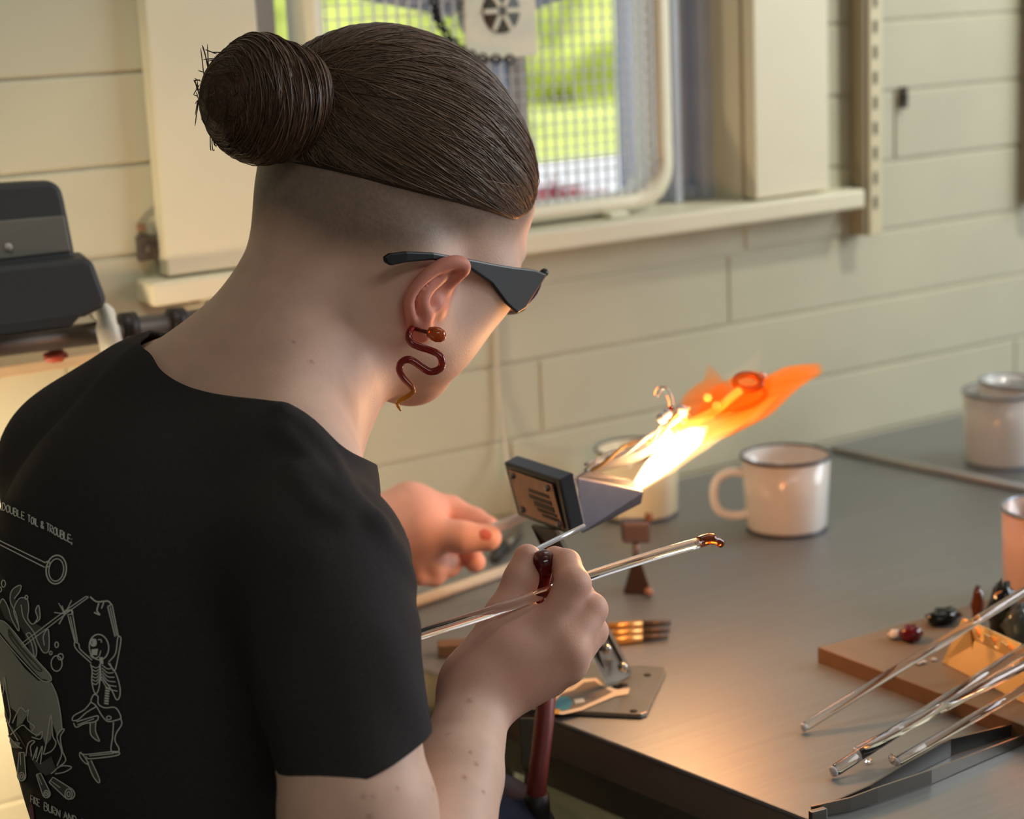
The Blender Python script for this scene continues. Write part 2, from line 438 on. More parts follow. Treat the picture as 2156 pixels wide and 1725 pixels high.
o = box('storage_bin', (0.88, 1.00, 0.0), (1.30, 1.36, 0.605), mat('pale_green_plastic', srgb(168, 176, 162), rough=0.5), bev=.02); tag(o, 'pale grey-green bin under the table', 'bin')
bin_lid = box('bin_lid', (0.87, 0.99, 0.605), (1.31, 1.37, 0.625), mat('pale_green_plastic', srgb(168, 176, 162)), o, .008)

# ---- torch burner
burner = empty('torch_burner', at_z(1250, 1470, TZ)); tag(burner, 'black bench torch burner on a steel base plate at the table edge', 'torch')
m_blk = mat('black_anodised', srgb(46, 46, 50), rough=0.42, metal=0.3, noise=0.12, nscale=60, bump=0.05, bscale=200)
m_noz = mat('blued_steel', srgb(64, 62, 70), rough=0.45, metal=0.5, noise=0.12, nscale=80)
m_plate = mat('copper_plate', srgb(128, 92, 78), rough=0.45, metal=0.5, noise=0.15, nscale=90)
av = unit(np.array([.97, 0, .24]))
bk = [at(1089, 1086, 1.425), at(1204, 1130, 1.365), at(1178, 1012, 1.370), at(1059, 973, 1.430)]
hexa('burner_body', [bk[0], bk[1], bk[1] + av * .014, bk[0] + av * .014, bk[3], bk[2], bk[2] + av * .014, bk[3] + av * .014], m_blk, burner, .0018)
bx = unit(bk[1] - bk[0]); bz = unit(bk[3] - bk[0]); bw_ = np.linalg.norm(bk[1] - bk[0]); bh_ = np.linalg.norm(bk[3] - bk[0]); bn = np.cross(bx, bz); bn = bn if bn @ (CAM - bk[0]) > 0 else -bn
def onb(s, t, o_=0.0): return bk[0] + bx * s * bw_ + bz * t * bh_ + bn * o_
hexa('maker_plate', [onb(.10, .10, .0002), onb(.90, .10, .0002), onb(.90, .90, .0002), onb(.10, .90, .0002), onb(.10, .10, .0012), onb(.90, .10, .0012), onb(.90, .90, .0012), onb(.10, .90, .0012)], m_plate, burner)
m_txt = mat('engraved_dark', srgb(52, 38, 34), rough=0.6)
for (s0, s1, t0, t1) in ((.42, .78, .60, .66), (.40, .80, .48, .55), (.46, .82, .36, .45), (.50, .84, .28, .33), (.56, .86, .20, .25)):
    hexa('engraved_line', [onb(s0, t0, .0013), onb(s1, t0, .0013), onb(s1, t1, .0013), onb(s0, t1, .0013), onb(s0, t0, .0017), onb(s1, t0, .0017), onb(s1, t1, .0017), onb(s0, t1, .0017)], m_txt, burner)
for s, t in ((.16, .80), (.80, .80), (.18, .18), (.84, .16)):
    lathe('screw', [(0, .0018), (.0018, .0018), (.0024, .0008), (.0024, 0)], onb(s, t, .0012), mat('screw_steel', srgb(120, 118, 116), rough=0.35, metal=0.8), burner, 12, axis=bn)
hexa('nozzle', [at(1224, 1126, 1.375), at(1214, 1004, 1.378), at(1238, 989, 1.405), at(1240, 1095, 1.42), at(1351, 1062, 1.432), at(1356, 1035, 1.432), at(1330, 1010, 1.452), at(1326, 1044, 1.455)], m_noz, burner, .0015)
tip = at(1342, 1022, 1.444)
hexa('support_bracket', [at_z(1279, 1446, TZ + .006), at_z(1327, 1421, TZ + .006), at_z(1331, 1415, TZ + .006), at_z(1283, 1440, TZ + .006),
                         at(1118, 1108, 1.40), at(1168, 1118, 1.375), at(1174, 1112, 1.385), at(1124, 1102, 1.41)], mat('grey_bracket_steel', srgb(120, 116, 108), rough=0.4, metal=0.6), burner)
m_bp = mat('base_plate_steel', srgb(150, 146, 136), rough=0.35, metal=0.8, noise=0.08, nscale=30)
q = [at_z(1098, 1503, TZ), at_z(1350, 1515, TZ), at_z(1363, 1510, TZ), at_z(1402, 1424, TZ), at_z(1396, 1414, TZ), at_z(1180, 1404, TZ)]
n = len(q); V = [p + np.array([0, 0, .0006]) for p in q] + [p + np.array([0, 0, .0042]) for p in q]
bp = recalc(obj('base_plate', V, [tuple(range(n))[::-1], tuple(range(n, 2 * n))] + [(i, (i + 1) % n, n + (i + 1) % n, n + i) for i in range(n)], m_bp, burner)); bevel(bp, .0008)
for u, v, r in ((1363, 1422, .003), (1334, 1498, .003), (1312, 1443, .004), (1300, 1447, .004)):
    lathe('hole', [(0, .0003), (r, .0003), (r, 0)], at_z(u, v, TZ + .0042), mat('hole_dark', srgb(30, 26, 22), rough=0.8), bp, 14)
for u, v, d in ((1277, 1367, 1.452), (1311, 1405, 1.468)):
    lathe('bolt', [(0, .004), (.0030, .0032), (.0040, .0012), (.0040, -.004)], at(u, v, d), mat('bright_bolt', srgb(190, 186, 178), rough=0.2, metal=0.9), burner, 14, axis=-FWD)
st0 = [(1162, 1474), (1175, 1455), (1205, 1446), (1228, 1430), (1255, 1428), (1268, 1440), (1300, 1452), (1326, 1449), (1322, 1462), (1296, 1466), (1262, 1480), (1225, 1496), (1185, 1505), (1160, 1502)]
def decal(name, px, z, m, parent): return obj(name, [at_z(u, v, z) for u, v in px], [tuple(range(len(px)))], m, parent)
decal('sticker', st0, TZ + .0048, mat('sticker_cream', srgb(214, 196, 170), rough=0.5), bp)
decal('sticker_picture', [(1170, 1476), (1182, 1461), (1208, 1453), (1230, 1437), (1252, 1434), (1272, 1448), (1290, 1457), (1258, 1473), (1222, 1489), (1186, 1497), (1168, 1496)], TZ + .0050, mat('sticker_brown', srgb(112, 100, 88), rough=0.5), bp)
decal('sticker_teal', [(1166, 1486), (1178, 1468), (1196, 1466), (1206, 1480), (1198, 1494), (1178, 1497)], TZ + .0052, mat('sticker_teal', srgb(58, 130, 150), rough=0.5), bp)
decal('sticker_yellow', [(1160, 1492), (1180, 1494), (1176, 1503), (1160, 1504)], TZ + .0054, mat('sticker_yellow', srgb(214, 158, 50), rough=0.5), bp)
decal('sticker_white', [(1208, 1473), (1228, 1470), (1232, 1478), (1212, 1482)], TZ + .0053, mat('sticker_white', srgb(206, 200, 190), rough=0.5), bp)
hz = spline([at(1160, 1110, 1.41), at(1158, 1250, 1.405), at(1155, 1400, 1.395), at(1148, 1490, 1.375), at(1140, 1570, 1.365), at(1130, 1660, 1.36), at(1132, 1760, 1.37), at(1150, 1900, 1.40)], 6)
tube('gas_hose', hz, .0072, mat('red_rubber_hose', srgb(110, 40, 34), rough=0.45), burner, 14)
tube('hose_fitting', [at(1131, 1672, 1.36), at(1131, 1700, 1.362), at(1136, 1790, 1.372)], [.0085, .0092, .0095], mat('black_fitting', srgb(30, 26, 26), rough=0.5), burner, 14)
# things hanging from the table edge
t = empty('hanging_strap', at(1110, 1515, 1.40)); tag(t, 'grey-green strap with a frayed tag hanging from the table edge by the hose', 'strap')
hexa('strap_band', [at(1093, 1512, 1.405), at(1127, 1512, 1.405), at(1127, 1512, 1.411), at(1093, 1512, 1.411), at(1098, 1622, 1.395), at(1124, 1622, 1.395), at(1124, 1622, 1.401), at(1098, 1622, 1.401)], mat('grey_green_strap', srgb(92, 92, 82), rough=0.8), t, .001)
hexa('strap_cord', [at(1106, 1620, 1.397), at(1116, 1620, 1.397), at(1116, 1620, 1.400), at(1106, 1620, 1.400), at(1102, 1660, 1.394), at(1112, 1660, 1.394), at(1112, 1660, 1.397), at(1102, 1660, 1.397)], mat('grey_green_strap', srgb(92, 92, 82)), t)
V = [at(u, v, d) for d in (1.392, 1.398) for u, v in ((1100, 1655), (1120, 1660), (1126, 1700), (1112, 1740), (1072, 1740), (1074, 1700))]
recalc(obj('strap_tag', V, [(0, 1, 2, 3, 4, 5), (11, 10, 9, 8, 7, 6)] + [(i, (i + 1) % 6, 6 + (i + 1) % 6, 6 + i) for i in range(6)], mat('worn_canvas', srgb(120, 104, 90), rough=0.9, noise=0.2, nscale=120), t))

# ---- flame: glowing gas, built as tongues of emitting volume
def vol(name, col, strength, absorb=0.0):
    m = bpy.data.materials.new(name); m.use_nodes = True; nt = m.node_tree
    for nd in list(nt.nodes): nt.nodes.remove(nd)
    out = nt.nodes.new('ShaderNodeOutputMaterial'); em = nt.nodes.new('ShaderNodeEmission')
    em.inputs[0].default_value = col; em.inputs[1].default_value = strength
    if absorb:
        ab = nt.nodes.new('ShaderNodeVolumeAbsorption'); ab.inputs[0].default_value = (1.0, 0.45, 0.05, 1); ab.inputs[1].default_value = absorb
        ad = nt.nodes.new('ShaderNodeAddShader'); nt.links.new(em.outputs[0], ad.inputs[0]); nt.links.new(ab.outputs[0], ad.inputs[1])
        nt.links.new(ad.outputs[0], out.inputs['Volume'])
    else: nt.links.new(em.outputs[0], out.inputs['Volume'])
    return m
flame = empty('flame', tip); tag(flame, 'orange and white-hot flame blowing from the torch nozzle', 'flame')
def tongue(name, pts, rads, m, n=16, flat=0.75):
    P = spline([at(*p) for p in pts], 6); R_ = np.interp(np.linspace(0, 1, len(P)), np.linspace(0, 1, len(rads)), rads)
    V, Fc = tube_geo(P, np.maximum(R_, .0004), n); V = np.array(V)
    return obj(name, V, Fc, m, flame, True)
m_core = vol('white_hot_gas', (1.0, 0.80, 0.50, 1), 300)
m_yel = vol('yellow_gas', (1.0, 0.55, 0.14, 1), 60)
m_org = vol('orange_gas', (1.0, 0.26, 0.010, 1), 34, 90)
m_org2 = vol('thin_orange_gas', (1.0, 0.26, 0.012, 1), 15, 60)
m_org3 = vol('faint_orange_gas', (1.0, 0.4, 0.12, 1), 5)
tongue('flame_core', [(1341, 1024, 1.444), (1375, 990, 1.452), (1420, 950, 1.465), (1460, 920, 1.478), (1490, 898, 1.488)], [.0045, .0085, .0105, .0085, .0010], m_core)
tongue('flame_mantle', [(1345, 1022, 1.445), (1400, 970, 1.460), (1470, 918, 1.480), (1540, 888, 1.50), (1590, 862, 1.515)], [.0060, .0120, .0135, .0080, .0008], m_yel)
tongue('flame_tongue', [(1440, 935, 1.475), (1520, 890, 1.495), (1600, 845, 1.52), (1660, 800, 1.54), (1726, 776, 1.565)], [.0030, .0130, .0145, .0115, .0050], m_org)
tongue('flame_tongue', [(1430, 925, 1.475), (1470, 860, 1.49), (1500, 815, 1.50), (1490, 765, 1.505)], [.0060, .0160, .0120, .0010], m_org2)
tongue('flame_tongue', [(1460, 910, 1.485), (1530, 855, 1.50), (1590, 815, 1.52), (1625, 790, 1.53)], [.0080, .0190, .0150, .0020], m_org2)
tongue('flame_tongue', [(1540, 810, 1.515), (1585, 770, 1.52), (1602, 725, 1.525)], [.0100, .0060, .0006], m_org3)
tongue('flame_tongue', [(1500, 915, 1.49), (1580, 875, 1.515), (1640, 830, 1.535)], [.0020, .0060, .0010], m_yel)
light('flame_light', 'POINT', at(1430, 935, 1.47), 1.35, (1.0, 0.52, 0.20), radius=0.02)
light('flame_light_far', 'POINT', at(1540, 865, 1.50), 0.8, (1.0, 0.42, 0.10), radius=0.03)

# ---- glass being worked in the flame
m_glass = mat('clear_glass', (1, 1, 1, 1), rough=0.02, trans=1.0, ior=1.47, spec=0.6)
m_glass_amber = mat('brown_glass', srgb(150, 70, 26), rough=0.05, trans=0.8, ior=1.5)
m_glass_red = mat('dark_red_glass', srgb(120, 14, 20), rough=0.06, trans=0.5, ior=1.5)
m_glass_white = mat('milky_glass', srgb(226, 224, 226), rough=0.15, trans=0.12, ior=1.47)
m_hot = mat('glowing_glass', srgb(240, 150, 60), rough=0.1, trans=0.3, emit=((1.0, .45, .1, 1), 1.6))
piece = empty('glass_sculpture', at(1500, 870, 1.495)); tag(piece, 'brown glass sculpture with clear beads held in the torch flame', 'glass')
def ringpts(c, a, b, ra, rb, n=20): return [c + a * ra * math.cos(w) + b * rb * math.sin(w) for w in np.linspace(0, 2 * math.pi, n)]
c = at(1575, 805, 1.515)
tube('glass_loop', ringpts(c, RGT, UPV * .8 + FWD * .6, .0105, .0078), .0030, m_glass_amber, piece, 10)
tube('glass_stem', spline([at(1560, 820, 1.512), at(1530, 845, 1.505), at(1500, 870, 1.497), at(1455, 892, 1.488), at(1420, 908, 1.478)], 5), [.0035] * 10 + [.0042] * 11, m_hot, piece, 10)
tube('glass_curl', spline([at(1602, 815, 1.52), at(1612, 830, 1.52), at(1590, 850, 1.515), at(1545, 868, 1.505), at(1505, 880, 1.495)], 5), .0022, m_glass_amber, piece, 8)
for u, v, d, r, mm in ((1394, 880, 1.47, .0045, m_glass_white), (1404, 872, 1.472, .0038, m_glass_white), (1435, 866, 1.478, .0052, m_glass_white), (1438, 885, 1.48, .0040, m_hot), (1490, 838, 1.49, .0034, m_hot), (1508, 855, 1.495, .0036, m_hot), (1606, 792, 1.52, .0034, m_glass_white), (1413, 861, 1.476, .0024, m_glass_red)):
    lathe('glass_bead', [(r * math.sin(w), -r * math.cos(w)) for w in np.linspace(0.01, math.pi - .01, 9)], at(u, v, d), mm, piece, 14)
tube('glass_curl', spline([at(1382, 835, 1.472), at(1388, 820, 1.472), at(1402, 820, 1.474), at(1412, 840, 1.476), at(1414, 858, 1.476)], 4), .0022, m_glass, piece, 8)
# rod from the left hand
r1 = tube('white_glass_rod', spline([at(930, 1158, 1.580), at(1030, 1117, 1.588), at(1095, 1090, 1.575), at(1180, 1040, 1.545), at(1262, 985, 1.515), at(1345, 957, 1.498), at(1440, 893, 1.486)], 6), .0046, m_glass_white, n=12)
tag(r1, 'white glass rod held in the left hand running behind the torch into the flame', 'glass rod')
r2 = empty('twisted_glass_rod', at(1350, 945, 1.47)); tag(r2, 'twisted tan glass rod beside the white-hot flame core', 'glass rod')
for k in range(3):
    base = spline([at(1232, 988, 1.462), at(1300, 955, 1.468), at(1370, 925, 1.472), at(1420, 880, 1.476), at(1450, 868, 1.48)], 8)
    w = np.linspace(0, 4 * math.pi, len(base)) + k * 2.1
    tube('glass_strand', base + np.cos(w)[:, None] * UPV * .0034 + np.sin(w)[:, None] * FWD * .0034, .0017, (m_glass_white, mat('tan_glass', srgb(206, 170, 120), rough=0.1, trans=0.4), m_glass)[k], r2, 8)
# rods in the right hand
r3 = tube('clear_glass_tube', spline([at(780, 1372, 1.150), at(890, 1334, 1.160), at(1000, 1300, 1.168), at(1110, 1262, 1.184), at(1235, 1215, 1.222), at(1370, 1172, 1.25), at(1480, 1141, 1.267)], 5), .0036, m_glass, n=16)
tag(r3, 'long clear glass tube held in the right hand across the table', 'glass tube')
o = tube('amber_tip', spline([at(1470, 1143, 1.266), at(1492, 1136, 1.269), at(1508, 1139, 1.272), at(1520, 1146, 1.274)], 4), [.0040] * 7 + [.0032] * 6, m_glass_amber, r3, 12); tag(o, 'amber melted tip')
r4 = empty('dark_red_glass_rod', at(1140, 1215, 1.215)); tag(r4, 'thick dark red glass rod pinched between right thumb and forefinger', 'glass rod')
tube('rod_body', [at(1146, 1176, 1.202), at(1140, 1210, 1.218), at(1130, 1250, 1.232), at(1122, 1300, 1.25)], .0068, m_glass_red, r4, 18)
lathe('clear_rod_end', [(0, .0010), (.0045, .0008), (.0068, -.001), (.0068, -.004)], at(1146, 1175, 1.2015), m_glass, r4, 18, axis=at(1147, 1170, 1.195) - at(1140, 1210, 1.218))
r5 = tube('steel_mandrel', [at(1105, 1172, 1.225), at(1130, 1157, 1.232), at(1178, 1133, 1.245), at(1230, 1108, 1.26)], .0017, mat('bright_mandrel', srgb(205, 205, 208), rough=0.25, metal=0.8), n=10)
tag(r5, 'thin bright rod tip between the right thumb and the torch', 'metal rod')

# ---- enamel mugs
m_en = mat('white_enamel', srgb(226, 222, 214), rough=0.18, spec=0.5, coat=0.3)
m_rim = mat('dark_blue_grey_rim', srgb(66, 68, 76), rough=0.3, coat=0.2)
m_rim2 = mat('steel_grey_rim', srgb(140, 148, 158), rough=0.3, metal=0.5)
def mug(c, rt, rb, h, lab, handle=None, rim=m_rim, ht=None, body=m_en, tilt=(0, 0)):
    c = np.array(c); t = empty('enamel_mug', c); tag(t, lab, 'mug', 'enamel mugs on the work table')
    A_ = unit(np.array([tilt[0], tilt[1], 1.0]))
    prof = [(0, .0012), (rb - .006, .0006), (rb - .002, .002), (rb, .006), (rb + (rt - rb) * .5, h * .5), (rt, h), (rt - .0018, h), (rb + (rt - rb) * .5 - .002, h * .5), (rb - .003, .008), (rb - .008, .004), (0, .004)]
    lathe('mug_body', prof, c, body, t, 48, axis=A_ if tilt != (0, 0) else None)
    a, b = frame_of(A_) if tilt != (0, 0) else (np.array([1., 0, 0]), np.array([0, 1., 0]))
    tube('mug_rim', ringpts(c + A_ * h, a, b, rt, rt, 49), .0019, rim, t, 8)
    tube('mug_foot', ringpts(c + A_ * .0018, a, b, rb - .0015, rb - .0015, 49), .0016, rim, t, 8)
    if handle is not None:
        hd_ = unit(np.array(handle + (0,)))
        pts = spline([c + hd_ * (rt - .002) + _z * h * .80, c + hd_ * (rt + .014) + _z * h * .82, c + hd_ * (rt + .026) + _z * h * .72, c + hd_ * (rt + .029) + _z * h * .5, c + hd_ * (rt + .024) + _z * h * .30, c + hd_ * (rb + .012) + _z * h * .22, c + hd_ * (rb - .002) + _z * h * .24], 5)
        V, Fc = tube_geo(pts, .0045, 12); V = np.array(V)
        obj('mug_handle', V, Fc, body, t, True)
    return t
mug(at_z(1656, 1112, TZ), .0432, .0400, .0745, 'white enamel mug with dark rim and handle at the middle of the table', handle=(-.83, .45))
mug(at_z(2112, 972, TZ), .0440, .0415, .0800, 'white enamel mug at the back right with another mug nested in it', rim=m_rim2)
mug(at_z(2112, 972, TZ) + np.array([.010, -.004, .017]), .0390, .0330, .0720, 'enamel mug nested inside the mug at the back right', rim=m_rim2, tilt=(.05, -.02))
mug(at_z(2212, 1262, TZ), .0420, .0400, .0820, 'enamel mug with warm light painted in as pink, cut off by the right edge behind the wooden board', rim=m_rim2, body=mat('warm_lit_enamel', srgb(222, 186, 170), rough=0.25, coat=0.3))  # pink of the enamel colour stands in for warm light
mug(at_z(1345, 1082, TZ), .0420, .0400, .0700, 'cream enamel mug behind the torch nozzle and flame', body=mat('cream_enamel', srgb(226, 212, 176), rough=0.25, coat=0.3))
# steel rod lying at the back of the table
a = at_z(1752, 945, TZ + .004); b = at_z(2175, 1033, TZ + .004)
o = tube('steel_rod', [a, b], .0042, mat('dull_rod', srgb(184, 182, 178), rough=0.45, metal=0.4), n=12); tag(o, 'dull steel rod lying between the mugs at the back of the table', 'metal rod')

# ---- small things on the table beyond the hands
m_pale = mat('pale_wood', srgb(202, 184, 156), rough=0.6, noise=0.1, nscale=40, stretch=(2, 14, 14))
a = at_z(820, 1288, TZ + .0055); b = at_z(1096, 1190, TZ + .0055)
o = tube('wooden_dowel', [a, b], .0052, m_pale, n=10); tag(o, 'pale wooden dowel lying on the table behind the left hand', 'dowel')
ax = unit(at_z(1300, 1335, TZ) - at_z(918, 1362, TZ)); ay = np.cross(_z, ax)
p0 = at_z(922, 1366, TZ + .0055); p1 = at_z(1240, 1346, TZ + .0055)
o = obox('wooden_strip', (p0 + p1) / 2, ax, ay, _z, (np.linalg.norm(p1 - p0) / 2, .008, .0052), mat('brown_wood', srgb(122, 92, 66), rough=0.6, noise=0.15, nscale=30, stretch=(2, 12, 12)), None, .001); tag(o, 'brown wooden strip lying behind the right forearm', 'wood strip')
for k, (v0, v1, lab) in enumerate(((1322, 1314, 'farthest'), (1338, 1329, 'middle'), (1352, 1343, 'nearest'))):
    t = empty('brass_tool', at_z(1350, v1, TZ)); tag(t, f'brass-shafted tool with dark tip, {lab} of three right of the right hand', 'hand tool', 'three brass tools')
    a = at_z(1262, v0, TZ + .004); m_ = at_z(1352, v1 + 1, TZ + .004); b = at_z(1412 - 3 * k, v1 - 3, TZ + .004)
    tube('shaft', [a, m_], .0036, mat('brass_shaft', srgb(206, 150, 84), rough=0.3, metal=0.7), t, 10)
    tube('tip', [m_, b], [.0032, .0022], mat('dark_tip', srgb(84, 70, 62), rough=0.5, metal=0.4), t, 10)
t = empty('rod_clamp', at_z(1342, 1250, TZ)); tag(t, 'small dark rod clamp on a wedge foot beyond the glass tube', 'clamp')
b0 = [at_z(1312, 1250, TZ + .0004), at_z(1374, 1254, TZ + .0004), at_z(1366, 1232, TZ + .0004), at_z(1318, 1230, TZ + .0004)]
top_ = at_z(1342, 1243, TZ) + np.array([0, 0, .030])
hexa('wedge_foot', b0 + [top_ + (p - at_z(1342, 1243, TZ)) * .28 for p in b0], mat('dark_brown_iron', srgb(58, 42, 38), rough=0.5, metal=0.3), t, .001)
tube('clamp_post', [top_ - _z * .003, top_ + _z * .018], .0035, mat('clamp_steel', srgb(130, 120, 116), rough=0.4, metal=0.6), t, 10)
obox('clamp_jaw', top_ + _z * .026, RGT, _h, _z, (.013, .009, .010), mat('violet_grey_iron', srgb(92, 82, 86), rough=0.5), t, .003)
lathe('clamp_knob', [(0, .005), (.004, .004), (.004, -.002), (0, -.002)], at_z(1366, 1246, TZ + .006), mat('brass_knob', srgb(150, 112, 92), rough=0.4), t, 12, axis=-FWD)
lathe('rust_knob', [(0, .004), (.0045, .003), (.0045, -.003), (0, -.003)], top_ + _z * .038 + RGT * .012, mat('rust', srgb(140, 90, 60)), t, 12, axis=RGT)
t = empty('steel_pliers', at_z(1075, 1130, TZ)); tag(t, 'dark pliers lying beside the left hand below the torch', 'pliers')
for s in (-1, 1):
    c = at_z(1062, 1150, TZ + .007); e = at_z(1040, 1166 + s * 10, TZ + .005); g = at_z(1094, 1112 + s * 5, TZ + .007)
    tube('jaw', [c, g], [.006, .0028], mat('pliers_steel', srgb(110, 104, 92), rough=0.4, metal=0.6), t, 8)
    tube('grip', [c, (c + e) / 2 + s * ay * .006, e], .0052, mat('black_grip', srgb(40, 40, 38), rough=0.6), t, 8)

# ---- wooden board with rod rest, rods and tweezers
zt = TZ + .0125
A = at_z(1725, 1363, zt); Bp = at_z(2133, 1518, zt); Cp = at_z(2104, 1256, zt)
e1 = (Bp - A) * 1.5; e2 = (Cp - A) * 1.5
q = [A, A + e1, A + e1 + e2, A + e2]
board = hexa('wooden_board', [p - _z * .0120 for p in q] + q, mat('grey_topped_board', srgb(122, 112, 98), rough=0.6, noise=0.08, nscale=12), None, .0008)
tag(board, 'grey-topped wooden board with a brown edge at the right of the table', 'board')
hexa('brown_edge', [A - _z * .0122 - unit(e2) * .0015, A + e1 - _z * .0122 - unit(e2) * .0015, A + e1 - _z * .0122 - unit(e2) * .0002, A - _z * .0122 - unit(e2) * .0002,
                    A - unit(e2) * .0015, A + e1 - unit(e2) * .0015, A + e1 - unit(e2) * .0002, A - unit(e2) * .0002], mat('raw_brown_wood', srgb(118, 84, 58), rough=0.6, noise=0.15, nscale=30), board)
m_brass = mat('polished_brass', srgb(246, 206, 140), rough=0.26, metal=0.65, noise=0.08, nscale=25)
rest = empty('brass_rod_rest', at_z(2070, 1415, zt)); tag(rest, 'folded brass rod rest with scalloped notches on the wooden board', 'rod rest')
f0 = at_z(2066, 1416, zt + .0005); f1 = at_z(2250, 1506, zt + .0005); fu = unit(f1 - f0); fl = np.linalg.norm(f1 - f0)
apex = at_z(2042, 1322, zt + .034) ; lean = apex - f0
prof = []
ns = 60
for i in range(ns + 1):
    s = i / ns; ph = (s * 5.2) % 1.0
    notch = 0.22 * math.sqrt(max(0, 1 - ((ph - .55) / .30) ** 2))
    prof.append((s, 1 - notch))
V = []; thick = np.cross(fu, unit(lean)); thick = thick if thick @ FWD > 0 else -thick
for o_ in (0, .0012):
    for s, h_ in prof: V.append(f0 + fu * s * fl + thick * o_)
    for s, h_ in prof: V.append(f0 + fu * s * fl + lean * h_ + thick * o_)
m1 = ns + 1; Fc = []
for i in range(ns):
    Fc += [(i, i + 1, m1 + i + 1, m1 + i), (2 * m1 + i, 3 * m1 + i, 3 * m1 + i + 1, 2 * m1 + i + 1), (m1 + i, m1 + i + 1, 3 * m1 + i + 1, 3 * m1 + i), (i, 2 * m1 + i, 2 * m1 + i + 1, i + 1)]
Fc += [(0, m1, 3 * m1, 2 * m1), (ns, 2 * m1 + ns, 3 * m1 + ns, m1 + ns)]
recalc(obj('notched_panel', V, Fc, m_brass, rest))
g0 = at_z(1985, 1396, zt + .0005); g1 = at_z(2058, 1420, zt + .0005); gt = at_z(2028, 1302, zt + .036); gt2 = apex
nn = unit(np.cross(g1 - g0, gt - g0)) * .0012
hexa('end_panel', [g0, g1, g1 + nn, g0 + nn, gt, gt2, gt2 + nn, gt + nn], m_brass, rest)
hexa('back_panel', [g0 + fu * .002 - thick * 0, g0 + fu * fl, g0 + fu * fl + thick * .0012, g0 + thick * .0012, gt + fu * .002, gt + fu * fl, gt + fu * fl + thick * .0012, gt + thick * .0012], m_brass, rest)
def rod(p, q, r, lab, hook=False, ball=None):
    t = tube('clear_glass_rod', [p, p + (q - p) * .02, p + (q - p) * .5, q], [r * .75, r, r, r], m_glass, n=14)
    tag(t, lab, 'glass rod', 'clear glass rods leaning on the brass rest')
    if True:
        o = lathe('milky_end', [(0, .0014), (r * .8, .0008), (r * .98, -.001), (r * .9, -.0016), (0, -.0016)], p, m_glass_white, t, 14, axis=p - q); tag(o, 'bright rounded end')
    return t
e_ = .0042
rod(at_z(1690, 1533, TZ + e_), at_z(2042, 1316, zt + .040) + (at_z(2042, 1316, zt + .040) - at_z(1690, 1533, TZ + e_)) * .45, .0035, 'clear glass rod leaning on the rest, farthest from the tweezers')
rod(at_z(1753, 1626, TZ + e_ + .0006), at_z(2160, 1366, zt + .036), .0042, 'thick clear glass rod with a bright round end between the other rods', ball=True)
rod(at_z(1800, 1585, TZ + e_ + .006), at_z(2160, 1400, zt + .034), .0036, 'clear glass rod lying against the thick round-ended rod')
t = rod(at_z(1886, 1606, TZ + e_), at_z(2160, 1448, zt + .020), .0033, 'clear glass rod with a hooked tip, closest to the tweezers')
tube('hooked_tip', spline([at_z(1890, 1604, TZ + e_), at_z(1882, 1606, TZ + e_ + .001), at_z(1876, 1598, TZ + e_ + .004), at_z(1879, 1590, TZ + e_ + .006)], 4), .0020, m_glass, t, 8)
tw = empty('steel_tweezers', at_z(1715, 1712, TZ)); tag(tw, 'long steel tweezers lying at the lower right corner of the table', 'tweezers')
m_tw = mat('tweezer_steel', srgb(150, 144, 138), rough=0.3, metal=0.9); m_tw2 = mat('dark_tweezer_steel', srgb(110, 108, 106), rough=0.3, metal=0.9)
def blade(pa, wa, pb, wb, name, m, th=.0014):
    """flat arm: points along its length with half heights, standing on edge"""
    V = []; k = len(pa)
    for i in range(k):
        t_ = unit(pa[min(i + 1, k - 1)] - pa[max(i - 1, 0)]); s_ = unit(np.cross(t_, _z))
        for sx in (-1, 1):
            for sz in (0, 1): V.append(pa[i] + s_ * sx * th / 2 + _z * sz * wa[i])
    Fc = []
    for i in range(k - 1):
        a, b = i * 4, (i + 1) * 4
        Fc += [(a, b, b + 1, a + 1), (a + 2, a + 3, b + 3, b + 2), (a + 1, b + 1, b + 3, a + 3), (a, a + 2, b + 2, b)]
    Fc += [(0, 1, 3, 2), ((k - 1) * 4, (k - 1) * 4 + 2, (k - 1) * 4 + 3, (k - 1) * 4 + 1)]
    return recalc(obj(name, V, Fc, m, tw))
P = [at_z(u, v, TZ + .0006) for u, v in ((1708, 1722), (1790, 1708), (1846, 1690), (1960, 1650), (2060, 1606), (2180, 1555))]
blade(P, [.008, .0095, .0105, .010, .008, .006], 0, 0, 'near_arm', m_tw)
P = [at_z(u, v, TZ + .0006) for u, v in ((1740, 1712), (1830, 1678), (1900, 1642), (2000, 1592), (2100, 1560), (2190, 1532))]
blade(P, [.006, .008, .0105, .0125, .010, .007], 0, 0, 'far_arm', m_tw2)
obox('joined_end', at_z(1722, 1716, TZ + .0045), unit(at_z(1790, 1700, TZ) - at_z(1708, 1722, TZ)), unit(np.cross(_z, at_z(1790, 1700, TZ) - at_z(1708, 1722, TZ))), _z, (.006, .0022, .0038), m_tw, tw, .0006)
